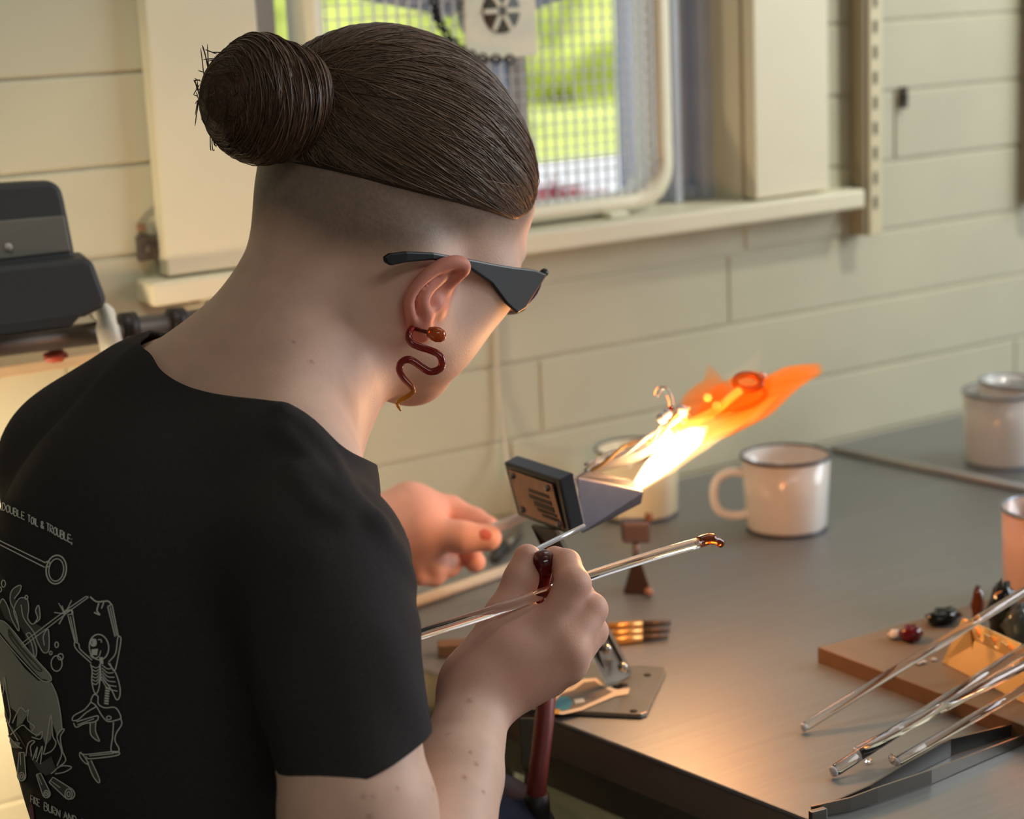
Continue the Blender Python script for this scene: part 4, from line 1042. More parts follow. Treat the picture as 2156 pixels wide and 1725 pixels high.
# ---- shirt
CV, CQ = mesh_sdf(cloth_sdf, np.array([TX - [.2, .3, .28], LSH - .1, REL, RSH - .12]).min(0), np.array([TX + .25, LSH + .16, RSH + .1]).max(0), 0.0030)
print('cloth', len(CV), time.time() - _t0)
Tr = np.concatenate([CQ[:, [0, 1, 2]], CQ[:, [0, 2, 3]]])
neck_axis = unit(hd(-0.03, 0, -0.045) - NB)
CTREE = BVHTree.FromPolygons(CV.tolist(), CQ.tolist())
def on(tree_, u, v, off=0.0):
    hit = tree_.ray_cast(Vector(CAM), Vector(unit(at(u, v, 1.0) - CAM)))
    if hit[0] is None: return None
    n = np.array(hit[1]); p = np.array(hit[0])
    if n @ (CAM - p) < 0: n = -n
    return p + n * off
NC = at(545, 800, 1.262); NAX = unit(hd(-0.026, 0, -0.045) - NB)
NA1 = unit(RGT - NAX * (RGT @ NAX)); NA2 = np.cross(NAX, NA1)
loop = [on(CTREE, u, v) for u, v in ((318, 742), (335, 776), (365, 798), (400, 815), (450, 829), (500, 838), (550, 844), (600, 851), (630, 864), (660, 884), (690, 915), (712, 945))]
loop = [p for p in loop if p is not None] + [at(345, 703, 1.335), at(430, 690, 1.36), at(560, 800, 1.37), at(660, 930, 1.36), at(715, 965, 1.30)]
_lr = np.array(loop) - NC; _lh = _lr @ NAX; _lt = np.arctan2(_lr @ NA2, _lr @ NA1)
_o = np.argsort(_lt); _lt = _lt[_o]; _lh = _lh[_o]
print('loop', np.round(np.degrees(_lt)), np.round(_lh, 3))
LTH = np.linspace(-np.pi, np.pi, 181); LH = np.interp(LTH, np.concatenate([_lt - 2 * np.pi, _lt, _lt + 2 * np.pi]), np.tile(_lh, 3))
kk = np.exp(-np.linspace(-2, 2, 9) ** 2); kk /= kk.sum()
LH = np.convolve(np.concatenate([LH[-5:-1], LH, LH[1:5]]), kk, 'valid')
SAX = unit(at(758, 1610, 1.047) - RSH); SA1 = unit(RGT - SAX * (RGT @ SAX)); SA2 = np.cross(SAX, SA1)
hl_ = [on(CTREE, u, v) for u, v in ((612, 1664), (650, 1664), (700, 1662), (740, 1653), (780, 1640), (825, 1615), (870, 1582), (900, 1552))]
hl_ = [p for p in hl_ if p is not None] + [at(905, 1524, 1.075), at(862, 1506, 1.10)]
_lr = np.array(hl_) - RSH; _a = np.arctan2(_lr @ SA2, _lr @ SA1); _b = _lr @ SAX; _o = np.argsort(_a); _a = _a[_o]; _b = _b[_o]
print('hem', np.round(np.degrees(_a)), np.round(_b, 3))
STH = np.linspace(-np.pi, np.pi, 181); SH = np.interp(STH, np.concatenate([_a - 2 * np.pi, _a, _a + 2 * np.pi]), np.tile(_b, 3))
k2 = np.exp(-np.linspace(-2, 2, 15) ** 2); k2 /= k2.sum()
SH = np.convolve(np.concatenate([SH[-8:-1], SH, SH[1:8]]), k2, 'valid')
def shirt_cut(V):
    """positive where there is no cloth: neck opening, sleeve ends, below the waist"""
    r = V - NC
    h = r @ NAX; th = np.arctan2(r @ NA2, r @ NA1)
    neck_ = np.where((np.linalg.norm(r, axis=1) < 0.26) & (h > -0.10), h - np.interp(th, LTH, LH), -1)
    sr_ = unit(at(758, 1610, 1.047) - RSH)
    rr_ = V - RSH; hem = rr_ @ sr_ - np.interp(np.arctan2(rr_ @ SA2, rr_ @ SA1), STH, SH)
    dR = np.linalg.norm(np.cross(V - RSH, sr_), axis=1)
    hemR = np.where((dR < 0.07) & ((V - RSH) @ sr_ > 0.05), hem, -1)
    sl_ = unit(LEL - LSH)
    dL = np.linalg.norm(np.cross(V - LSH, sl_), axis=1)
    hemL = np.where((dL < 0.075) & (V[:, 1] > LSH[1] - 0.05), (V - (LSH + (LEL - LSH) * 0.58)) @ sl_, -1)
    waist = 0.70 - V[:, 2]
    return np.maximum(np.maximum(neck_, hemR), np.maximum(hemL, waist))
def clip_mesh(V, T, val):
    V = list(map(tuple, V)); keep = val < 0
    s = keep[T].sum(1)
    out = [tuple(t) for t in T[s == 3]]
    cache = {}
    def cutv(a, b):
        k = (min(a, b), max(a, b))
        if k not in cache:
            t = val[a] / (val[a] - val[b])
            p = np.array(V[a]) * (1 - t) + np.array(V[b]) * t
            cache[k] = len(V); V.append(tuple(p))
        return cache[k]
    for t in T[(s > 0) & (s < 3)]:
        poly = []
        for i in range(3):
            a, b = t[i], t[(i + 1) % 3]
            if keep[a]: poly.append(a)
            if keep[a] != keep[b]: poly.append(cutv(a, b))
        for i in range(1, len(poly) - 1): out.append((poly[0], poly[i], poly[i + 1]))
    V = np.array(V); out = np.array(out)
    used = np.unique(out); mp = np.full(len(V), -1); mp[used] = np.arange(len(used))
    return V[used], mp[out]
SV, ST = clip_mesh(CV, Tr, np.array(shirt_cut(CV)))
# folds: ridges pressed out of the cloth along lines lying on it
gr, _ = grad(cloth_sdf, SV, 0.002)
tree = BVHTree.FromPolygons(SV.tolist(), ST.tolist())
FOLDS = [([(595, 868), (650, 910), (700, 975), (735, 1035), (780, 1085)], .0034, .0065),
         ([(590, 905), (640, 955), (690, 1020), (745, 1075), (800, 1110)], .0032, .007),
         ([(620, 990), (670, 1060), (720, 1090)], .0030, .008),
         ([(800, 1110), (850, 1180), (875, 1260)], .0025, .009),
         ([(880, 1290), (860, 1400), (890, 1500)], .0025, .012),
         ([(640, 1180), (620, 1320), (600, 1480)], .003, .016),
         ([(560, 1120), (540, 1300), (560, 1560)], .003, .02),
         ([(820, 1350), (840, 1450), (880, 1540)], .002, .012)]
for pts, A_, w_ in FOLDS:
    L3 = [on(tree, u, v) for u, v in spline(pts, 5)]
    L3 = np.array([p for p in L3 if p is not None])
    if len(L3) < 2: continue
    dm = np.full(len(SV), 9.0)
    near = np.where(np.linalg.norm(SV - L3.mean(0), axis=1) < 0.2)[0]
    for a, b in zip(L3[:-1], L3[1:]):
        ab = b - a; pa = SV[near] - a
        t = np.clip(pa @ ab / (ab @ ab + 1e-9), 0, 1)
        dm[near] = np.minimum(dm[near], np.linalg.norm(pa - t[:, None] * ab, axis=1))
    SV = SV + gr * (A_ * np.exp(-(dm / w_) ** 2))[:, None]
wv = np.sin(SV[:, 0] * 31 + SV[:, 2] * 23) * np.sin(SV[:, 1] * 27 - SV[:, 2] * 19 + 1.3) * 0.0016
SV = SV + gr * wv[:, None]
m_shirt = mat('black_cotton', srgb(60, 57, 57), rough=0.92, noise=0.10, nscale=500, bump=0.25, bscale=1400, spec=0.15)
shirt = mesh_fast('shirt', SV, ST, m_shirt, person)
tag(shirt, 'black short-sleeved cotton T-shirt')
so = shirt.modifiers.new('thickness', 'SOLIDIFY'); so.thickness = 0.0022; so.offset = -1
tree = BVHTree.FromPolygons(SV.tolist(), ST.tolist())
print('shirt', time.time() - _t0)
# ---- hair: swept back from the hairline into a bun
def at_l(u, v, l):
    """point on the pixel ray lying l metres left of the head's middle plane"""
    r = at(u, v, 1.0) - CAM
    return CAM + r * ((l - (CAM - HC) @ HLv) / (r @ HLv))
BF = [-0.13, -0.09, -0.048, 0.0, 0.031, 0.052, 0.066, 0.078, 0.090]
BU = [-0.034, -0.031, -0.0225, -0.010, -0.002, 0.003, 0.016, 0.040, 0.080]
def hair_line(f): return np.interp(f, BF, BU)
skull_items = [(hi_[0][0], 0.0), (hi_[1][0], 0.025), (hi_[2][0], 0.025)]
def skull(P):
    v = None
    for fn, k in skull_items:
        w = fn(P); v = w if v is None else smin(v, w, f32(k))
    return v
HMf = HM.astype(f32); HCf = HC.astype(f32)
def hair_sdf(P):
    q = (P - HCf) @ HMf
    b = hair_line(q[:, 0]).astype(f32)
    t = 0.0018 + 0.0034 * sstep(0.0, 0.030, q[:, 2] - b) + 0.0015 * (1 - sstep(-0.09, 0.03, q[:, 0]))
    t = t * (1 - 0.75 * sstep(0.03, 0.085, q[:, 0]))
    d = skull(P) - t.astype(f32)
    return smax(d, (b - q[:, 2]) * f32(0.9), f32(0.004))
KN = np.array([-0.095, -0.012, 0.020]); BX = unit(np.array([-0.0466, 0, -0.0208])); BC = KN + BX * 0.036 + np.array([0.004, 0, -0.009])
G_hair = Group([(hair_sdf, f32(0), '+')], HC - 0.125, HC + 0.125)
HV, HQ = mesh_sdf(G_hair, HC - 0.125, HC + 0.125, 0.0022)
m_hair = mat('brown_hair', srgb(60, 44, 36), rough=0.42, attr='col', spec=0.5)
hb = np.array(srgb(50, 37, 31)[:3])
hair = mesh_fast('hair', HV, HQ, m_hair, person, np.tile(hb * 0.8, (len(HV), 1)))
tag(hair, 'brown hair combed back over a clipped undercut')
def strands(name, P, parent, base, jitter, rad, label=None):
    """P: (n strands, k points, 3) -> one mesh of three-sided tapered strands"""
    n, k, _ = P.shape
    T = np.gradient(P, axis=1); T /= np.linalg.norm(T, axis=2, keepdims=True) + 1e-9
    R = rng.normal(size=(n, 1, 3)); A = np.cross(T, R); A /= np.linalg.norm(A, axis=2, keepdims=True) + 1e-9
    Bv = np.cross(T, A)
    tp = rad * np.interp(np.linspace(0, 1, k), [0, .1, .8, 1], [.35, 1, 1, .4])
    V = np.stack([P + tp[None, :, None] * (math.cos(w) * A + math.sin(w) * Bv) for w in (0, 2.094, 4.189)], 2)
    idx = np.arange(n * k * 3).reshape(n, k, 3)
    F = []
    for j in range(3):
        j2 = (j + 1) % 3
        F.append(np.stack([idx[:, :-1, j], idx[:, :-1, j2], idx[:, 1:, j2], idx[:, 1:, j]], -1).reshape(-1, 4))
    c = base[None] * (1 + jitter * rng.normal(size=(n, 1))).clip(0.35, 2.2)
    col = np.repeat(c, k * 3, axis=0)
    o = mesh_fast(name, V.reshape(-1, 3), np.concatenate(F), m_hair, parent, col)
    if label: tag(o, label)
    o['kind'] = 'stuff'
    return o
# strand paths: from a point on the hairy zone to the knot, over the surface
NS, NK = 5200, 15
KD = unit(KN)
dirs = rng.normal(size=(60000, 3)); dirs /= np.linalg.norm(dirs, axis=1)[:, None]
def surf(D, lift):
    """D (..,3) local directions -> world points on the hair surface"""
    sh = D.shape; d = D.reshape(-1, 3)
    rr = 1 / np.sqrt(((d / np.array([0.097, 0.077, 0.084])) ** 2).sum(1))
    w = d @ HM.T
    for _ in range(7):
        P = HC + w * rr[:, None]
        rr = rr - hair_sdf(P.astype(f32)) * 0.9
    return (HC + w * (rr + lift)[:, None]).reshape(sh)
est = dirs * (1 / np.sqrt(((dirs / np.array([0.100, 0.080, 0.088])) ** 2).sum(1)))[:, None]
okm = (est[:, 2] > hair_line(est[:, 0]) + 0.001) & (est[:, 1] < 0.06)
cand = dirs[okm]
# favour roots close to the hairline
e2 = est[okm]; wgt = 0.25 + np.exp(-((e2[:, 2] - hair_line(e2[:, 0])) / 0.02) ** 2) * 1.2
cand = cand[rng.choice(len(cand), NS, p=wgt / wgt.sum())]
ts = np.linspace(0, 1, NK)
ang = np.arccos(np.clip(cand @ KD, -1, 1))
jit = KD + rng.normal(size=(NS, 3)) * 0.10
jit /= np.linalg.norm(jit, axis=1)[:, None]
om = np.arccos(np.clip((cand * jit).sum(1), -1, 1))[:, None, None]
tt = ts[None, :, None]
D = (np.sin((1 - tt) * om) * cand[:, None] + np.sin(tt * om) * jit[:, None]) / np.sin(om)
# the combed sweep sags a little: hair first runs back, then rises to the knot
D[:, :, 2] -= 0.10 * np.sin(np.pi * ts)[None] * (np.abs(cand[:, 1]) * 1.2)[:, None]
D /= np.linalg.norm(D, axis=2, keepdims=True)
lift = (np.abs(rng.normal(size=(NS, 1))) * 0.0007 + 0.0002) * (0.4 + 0.6 * np.sin(np.pi * ts)[None])
PS = surf(D, lift.ravel())
strands('hair_strands', PS, hair, np.array(srgb(108, 84, 66)[:3]), 0.32, 0.00042, 'fine combed-back brown strands')
print('strands', time.time() - _t0)
# bun
bw = HM @ BX; be1 = unit(HM @ np.array([BX[2], 0, -BX[0]])); be2 = np.cross(bw, be1)
bc = HC + HM @ BC
def bun_r(s): return 0.0385 * np.sqrt(np.clip(1 - np.abs(s) ** 2.2, 0.0, 1))
bun_items = [(ell(bc, (0.0405, 0.0365, 0.0365), np.stack([bw, be1, be2], 1)), 0.0),
             (cone(HC + HM @ (KN * 0.9), bc, 0.022, 0.028), 0.012)]
G_bun = group(bun_items, np.array([bc - .05, bc + .05, HC + HM @ KN]), 0.03)
UV_, UQ_ = mesh_sdf(G_bun, bc - 0.085, bc + 0.085, 0.0022)
bun = mesh_fast('hair_bun', UV_, UQ_, m_hair, person, np.tile(hb * 0.55, (len(UV_), 1)))
tag(bun, 'coiled brown hair bun at the back of the head')
nb_ = 2600; kb = 18
s0 = np.sin(rng.uniform(-np.pi / 2, np.pi / 2, nb_))[:, None]; th0 = rng.uniform(0, 2 * np.pi, nb_)[:, None]
span = rng.uniform(1.6, 3.4, nb_)[:, None]; tq = np.linspace(0, 1, kb)[None]
sA = s0 + (tq - 0.5) * rng.normal(0.10, 0.18, nb_)[:, None]
th = th0 + span * tq
wob = 1 + 0.05 * np.sin(th * 2 + s0 * 5) + np.abs(rng.normal(size=(nb_, 1))) * 0.022
sA = np.clip(sA, -1, 1)
rB = bun_r(sA) * wob
PB = bc + (sA * 0.042)[..., None] * bw + rB[..., None] * (np.cos(th)[..., None] * be1 + np.sin(th)[..., None] * be2)
strands('bun_strands', PB, bun, np.array(srgb(96, 70, 53)[:3]), 0.35, 0.00045, 'wound strands of the bun')
# loose ends sticking out at the outer side of the bun
ne = 90
th = rng.uniform(0, 2 * np.pi, (ne, 1)); s1 = rng.uniform(0.4, 0.98, (ne, 1)); tq = np.linspace(0, 1, 7)[None]
rE = bun_r(s1) * (1 + 0.05 * tq * rng.uniform(0.2, 1, (ne, 1)))
PE = bc + ((s1 + 0.07 * tq) * 0.045)[..., None] * bw + rE[..., None] * (np.cos(th + tq * rng.normal(0, .5, (ne, 1)))[..., None] * be1 + np.sin(th + tq * 0.4)[..., None] * be2)
strands('loose_ends', PE, bun, np.array(srgb(66, 48, 38)[:3]), 0.3, 0.0004)

# ---- glasses (worn, a thing of their own)
def glocal(u, v, l): return hloc(at_l(u, v, l)[None])[0]
glasses = empty('safety_glasses', HC + HFv * 0.1)
tag(glasses, 'black wraparound safety glasses with purple-orange lenses worn by the person', 'glasses')
m_gl = mat('black_plastic', srgb(17, 18, 18), rough=0.36, spec=0.5)
m_lens = mat('violet_mirror_lens', srgb(70, 36, 84), rough=0.08, metal=0.55, spec=0.8, coat=0.6)
lu = [800, 850, 900, 960, 1020, 1080, 1150]; ll = [-0.0815, -0.0825, -0.0825, -0.080, -0.075, -0.068, -0.058]
top = [(804, 540), (815, 533), (850, 529), (906, 531), (984, 545), (1040, 556), (1077, 562), (1120, 567), (1147, 577)]
bot = [(806, 552), (818, 559), (850, 552), (906, 547), (975, 559), (1030, 597), (1062, 640), (1084, 659), (1101, 648)]
for side in (-1, 1):
    V = []; tp_, bt_ = (top, bot) if side < 0 else (top[3:], bot[3:]); n = len(tp_)
    for o_ in (0, 0.0035):
        for (u, v) in tp_ + bt_:
            q = glocal(u, v, np.interp(u, lu, ll)); q[1] -= o_
            if side > 0: q[1] = -q[1]
            V.append(hd(*q))
    Fq = []; m2 = 2 * n
    for i in range(n - 1):
        Fq.append((i, i + 1, n + i + 1, n + i)); Fq.append((m2 + i, m2 + n + i, m2 + n + i + 1, m2 + i + 1))
        Fq.append((i, m2 + i, m2 + i + 1, i + 1)); Fq.append((n + i, n + i + 1, m2 + n + i + 1, m2 + n + i))
    Fq.append((0, n, m2 + n, m2)); Fq.append((n - 1, m2 + n - 1, m2 + m2 - 1, m2 // 1 + n - 1) if False else (n - 1, m2 + n - 1, m2 + 2 * n - 1, 2 * n - 1))
    o = recalc(obj('temple_arm', V, Fq, m_gl, glasses))
    bevel(o, 0.0012, 2)
ct = glocal(1147, 577, -0.058); cb = glocal(1101, 648, -0.056); cb2 = glocal(1084, 659, -0.058)
def lens_pt(a, w):
    l = a * 0.057
    e = ct * (1 - w) + cb * w
    up_ = math.sin(math.pi * w) * 0.004
    nb2 = 1 - a * a
    drop = 0.010 * math.exp(-(a / 0.16) ** 2) * w          # nose cut-out
    return hd(e[0] + 0.020 * nb2 + up_, l, e[2] + drop)
for side in (-1, 1):
    V = []; Fq = []
    na, nw = 14, 7
    for i in range(na):
        a = side * (0.06 + 0.94 * i / (na - 1))
        for j in range(nw): V.append(lens_pt(a, j / (nw - 1)))
    for i in range(na - 1):
        for j in range(nw - 1): Fq.append((i * nw + j, i * nw + j + 1, (i + 1) * nw + j + 1, (i + 1) * nw + j))
    o = recalc(obj('lens', V, Fq, m_lens, glasses, True)); tag(o, 'violet mirrored lens')
    so_ = o.modifiers.new('t', 'SOLIDIFY'); so_.thickness = 0.002
fr = [lens_pt(a, 0.0) + HUv * 0.001 for a in np.linspace(-1, 1, 25)]
tube('brow_bar', fr, 0.0030, m_gl, glasses, 8)
fr = [lens_pt(a, 1.0) for a in np.linspace(-1, 1, 25)]
tube('lower_rim', fr, 0.0014, m_gl, glasses, 8)
tube('nose_bridge', [lens_pt(0, w) for w in np.linspace(0, 1, 6)], 0.0028, m_gl, glasses, 8)

# ---- snake earring
earring = empty('snake_earring', at(885, 800, 1.20))
tag(earring, 'amber and dark red glass snake earring hanging from the right ear', 'earring')
m_amber = mat('amber_glass', srgb(170, 62, 20), rough=0.06, trans=0.35, ior=1.5, attr='col', spec=0.7)
sn = [(869, 690), (862, 700), (861, 713), (868, 724), (884, 731), (906, 738), (924, 747), (931, 762), (926, 777), (907, 783), (889, 774), (872, 762), (857, 757), (844, 765), (841, 780), (850, 797), (864, 812), (869, 824), (860, 834), (846, 841), (836, 848)]
S2 = spline(sn, 4)
D3 = np.interp(np.linspace(0, 1, len(S2)), [0, .06, .12, 1], [1.214, 1.206, 1.202, 1.198])
P3 = [at(u, v, d) for (u, v), d in zip(S2, D3)]
rad = np.interp(np.linspace(0, 1, len(S2)), [0, .1, .5, .8, .95, 1], [.0023, .0023, .0025, .0021, .0016, .0012])
V, Fc = tube_geo(P3, rad, 12)
cols = np.array([np.array(srgb(150, 34, 26)[:3]) * (1 - w) + np.array(srgb(226, 150, 30)[:3]) * w for w in sstep(0.72, 1.0, np.linspace(0, 1, len(S2)))])
V = np.array(V); o = obj('snake_body', V, Fc, m_amber, earring, True)
ca = o.data.color_attributes.new('col', 'FLOAT_COLOR', 'POINT')
c4 = np.ones((len(V), 4), f32); c4[:, :3] = np.repeat(cols, 12, axis=0); ca.data.foreach_set('color', c4.ravel())
hdp = at(918, 704, 1.204)
V, Fc = lathe_geo([(0.0001, -0.0062), (0.003, -0.0055), (0.0046, -0.002), (0.0050, 0.001), (0.0040, 0.0045), (0.0022, 0.0062), (0.0001, 0.0066)], hdp, 18, axis=at(934, 709, 1.204) - at(902, 699, 1.204))
o = recalc(obj('snake_head', V, Fc, m_amber, earring, True))
ca = o.data.color_attributes.new('col', 'FLOAT_COLOR', 'POINT')
c4 = np.ones((len(V), 4), f32); c4[:, :3] = srgb(196, 88, 24)[:3]; ca.data.foreach_set('color', c4.ravel())
V, Fc = tube_geo([at(836, 848, 1.198), at(838, 856, 1.198), at(844, 866, 1.198)], [.0015, .0011, .0004], 10)
o = obj('snake_tail', V, Fc, m_amber, earring, True)
ca = o.data.color_attributes.new('col', 'FLOAT_COLOR', 'POINT')
c4 = np.ones((len(V), 4), f32); c4[:, :3] = srgb(226, 150, 30)[:3]; ca.data.foreach_set('color', c4.ravel())
tube('ear_post', [at(903, 700, 1.204), at(888, 697, 1.210), at(870, 691, 1.214)], 0.0014, mat('post_glass', srgb(110, 40, 24), rough=0.15), earring, 8)

# ---- trousers and finger nails
m_jean = mat('navy_denim', srgb(34, 38, 58), rough=0.9, noise=0.2, nscale=300, bump=0.2, bscale=700)
hipz = 0.50
jr = [(cone((0.47, 1.00, hipz), (0.672, 1.09, 0.665), 0.085, 0.062), 0.0), (cone((0.672, 1.09, 0.665), (0.66, 1.06, 0.20), 0.060, 0.045), 0.03),
      (cone((0.47, 1.16, hipz), (0.66, 1.26, 0.655), 0.085, 0.062), 0.05), (cone((0.66, 1.26, 0.655), (0.66, 1.25, 0.20), 0.060, 0.045), 0.03),
      (ell((0.46, 1.075, hipz + 0.06), (0.125, 0.17, 0.14)), 0.05), (cone((0.66, 1.06, 0.18), (0.67, 1.06, 0.05), 0.045, 0.042), 0.02), (cone((0.66, 1.25, 0.18), (0.67, 1.25, 0.05), 0.045, 0.042), 0.02),
      (cone((0.67, 1.06, 0.04), (0.78, 1.05, 0.035), 0.04, 0.034), 0.02), (cone((0.67, 1.25, 0.04), (0.78, 1.25, 0.035), 0.04, 0.034), 0.02)]
G_j = group(jr, np.array([(0.3, 0.85, 0.0), (0.95, 1.35, 0.72)]), 0.05)
JV, JQ = mesh_sdf(G_j, (0.25, 0.80, -0.01), (1.02, 1.40, 0.76), 0.010)
trou = mesh_fast('trousers', JV, JQ, m_jean, person); tag(trou, 'dark navy trousers')
m_nail = mat('finger_nail', srgb(206, 104, 88), rough=0.25)
def nail(u, v, du, dv):
    hit = TREE_B.ray_cast(Vector(CAM), Vector(unit(at(u, v, 1.0) - CAM)))
    c = np.array(hit[0]); n = np.array(hit[1]); n = n if n @ (CAM - c) > 0 else -n
    ax = unit(at(u + du, v + dv, 1.0) - at(u, v, 1.0)); ax = unit(ax - n * (ax @ n)); ay = np.cross(n, ax)
    V = []; Fq = []
    for i in range(7):
        for j in range(7):
            x = (i - 3) / 3; y = (j - 3) / 3
            k = math.sqrt(max(0, 1 - 0.5 * y * y))
            V.append(c + ax * x * 0.0056 * k + ay * y * 0.0050 + n * (0.0006 - 0.0016 * y * y - 0.0006 * x * x))
    for i in range(6):
        for j in range(6): Fq.append((i * 7 + j, i * 7 + j + 1, (i + 1) * 7 + j + 1, (i + 1) * 7 + j))
    return recalc(obj('nail', V, Fq, m_nail, person, True))
nail(1022, 1124, 1, 0.05)

# ---- screen print on the back of the shirt
m_ink = mat('pale_grey_ink', srgb(240, 238, 230), rough=0.8)
m_ink2 = mat('grey_ink_fill', srgb(182, 182, 170), rough=0.85)
m_ink3 = mat('dark_grey_ink', srgb(100, 100, 95), rough=0.85)
m_inkp = mat('purple_ink', srgb(120, 60, 92), rough=0.85)
ZS = 2.447
def zp(p): return (p[0] / ZS, 1020 + p[1] / ZS)
prV = {}; prF = {}
def put(key, verts2, faces, off):
    """pixels -> points lying on the cloth"""
    V = prV.setdefault(key, []); Fq = prF.setdefault(key, []); base = len(V); okv = []
    for u, v in verts2:
        p = on(tree, u, v, off)
        okv.append(p is not None); V.append(p if p is not None else np.zeros(3))
    for f in faces:
        if all(okv[i] for i in f): Fq.append(tuple(base + i for i in f))
def stroke(pts, w=4.5, key='ink', smooth=True, off=0.0009):
    P = [np.array(zp(p)) for p in pts]
    if smooth and len(P) > 2: P = spline(P, 5)
    else: P = np.concatenate([np.linspace(a, b, max(2, int(np.linalg.norm(b - a) / 5) + 1)) for a, b in zip(P[:-1], P[1:])])
    P = np.array(P); keep = [0] + [i for i in range(1, len(P)) if np.linalg.norm(P[i] - P[i - 1]) > 0.15]; P = P[keep]
    if len(P) < 2: return
    T = np.gradient(P, axis=0); T /= np.linalg.norm(T, axis=1)[:, None] + 1e-9
    N_ = np.stack([-T[:, 1], T[:, 0]], 1) * (w * 1.2 / ZS / 2)
    V2 = list(P + N_) + list(P - N_); n = len(P)
    put(key, V2, [(i, i + 1, n + i + 1, n + i) for i in range(n - 1)], off)
def fill(pts, key='fill', off=0.0006):
    bm = bmesh.new()
    P = [zp(p) for p in pts]
    tris = tessellate_polygon([[Vector((x, y, 0)) for x, y in P]])
    vs = [bm.verts.new((x, y, 0)) for x, y in P]
    for t in tris:
        try: bm.faces.new([vs[i] for i in t])
        except ValueError: pass
    for _ in range(4):
        ed = [e for e in bm.edges if e.calc_length() > 7]
        if not ed: break
        bmesh.ops.subdivide_edges(bm, edges=ed, cuts=1, use_grid_fill=False)
        bmesh.ops.triangulate(bm, faces=bm.faces)
    bm.verts.index_update()
    put(key, [(v.co.x, v.co.y) for v in bm.verts], [[v.index for v in f.verts] for f in bm.faces], off)
    bm.free()
def ring(cx, cy, rx, ry, w=4.5, rot=0.0, key='ink', a0=0, a1=360):
    A_ = np.radians(np.linspace(a0, a1, 22)); c, s_ = math.cos(rot), math.sin(rot)
    stroke([(cx + rx * math.cos(a) * c - ry * math.sin(a) * s_, cy + rx * math.cos(a) * s_ + ry * math.sin(a) * c) for a in A_], w, key, False)
GL = {'A': [[(0, 1), (.5, 0), (1, 1)], [(.2, .62), (.8, .62)]], 'B': [[(0, 0), (0, 1), (.7, 1), (.95, .78), (.7, .5), (0, .5)], [(.7, .5), (.85, .25), (.6, 0), (0, 0)]],
      'C': [[(1, .15), (.6, 0), (.1, .25), (.1, .75), (.6, 1), (1, .85)]], 'D': [[(0, 0), (0, 1), (.6, .95), (1, .5), (.6, .05), (0, 0)]],
      'E': [[(1, 0), (0, 0), (0, 1), (1, 1)], [(0, .5), (.8, .5)]], 'F': [[(1, 0), (0, 0), (0, 1)], [(0, .5), (.8, .5)]], 'G': [[(1, .15), (.5, 0), (0, .4), (.1, .85), (.6, 1), (1, .8), (1, .55), (.6, .55)]],
      'I': [[(.5, 0), (.5, 1)]], 'L': [[(0, 0), (0, 1), (.9, 1)]], 'N': [[(0, 1), (0, 0), (1, 1), (1, 0)]], 'O': [[(.5, 0), (0, .4), (.2, .95), (.7, 1), (1, .6), (.85, .1), (.5, 0)]],
      'R': [[(0, 1), (0, 0), (.8, .05), (.9, .35), (0, .55), (.95, 1)]], 'S': [[(1, .1), (.4, 0), (.1, .25), (.9, .65), (.6, 1), (0, .9)]], 'T': [[(0, 0), (1, 0)], [(.5, 0), (.5, 1)]],
      'U': [[(0, 0), (.05, .8), (.5, 1), (.95, .8), (1, 0)]], '&': [[(.95, 1), (.2, .25), (.45, 0), (.7, .2), (.1, .7), (.4, 1), (.95, .6)]], ',': [[(.5, .9), (.3, 1.2)]], ';': [[(.5, .4), (.5, .5)], [(.55, .85), (.35, 1.2)]]}
def lettering(txt, x, y, size, slope, adv, key='ink', w=4.5, asp=0.62, shear=0.18):
    c, s_ = 1.0, slope
    for ch in txt:
        wd = size * asp * (0.25 if ch in 'I,;' else 1.0)
        if ch in GL:
            for st_ in GL[ch]:
                stroke([(x + a * wd * c + shear * (b - 0.5) * size * 0, y + a * wd * s_ + b * size) for a, b in st_], w, key, ch in 'OCGSBDU&')
        step = (wd if ch != ' ' else size * 0.28) + adv
        x += step * c; y += step * s_
lettering('E,DOUBLE', -8, 84, 36, 0.46, 4.5, asp=0.42)
lettering('TOIL', 150, 158, 36, 0.50, 4, asp=0.36)
lettering('&', 216, 190, 34, 0.5, 4, asp=0.5)
lettering('TROUBLE;', 246, 200, 38, 0.52, 3.0, asp=0.40)
lettering('FIRE', 165, 1600, 36, 0.50, 3, asp=0.32)
lettering('BURN', 235, 1636, 38, 0.50, 4, asp=0.45)
lettering('AND', 335, 1680, 38, 0.48, 5, asp=0.5)
lettering('C', 420, 1718, 38, 0.48, 5, asp=0.6)
lettering('GLA', 64, 1570, 130, 0.75, 16, key='purple', w=15, asp=0.22)
# ladle
stroke([(-8, 285), (240, 405)], 5, 'ink', False); stroke([(-8, 305), (236, 428)], 5, 'ink', False)
ring(296, 440, 52, 74, 6, 0.12); ring(296, 442, 38, 58, 4.5, 0.12); stroke([(236, 405), (258, 398), (262, 420), (240, 430)], 5)
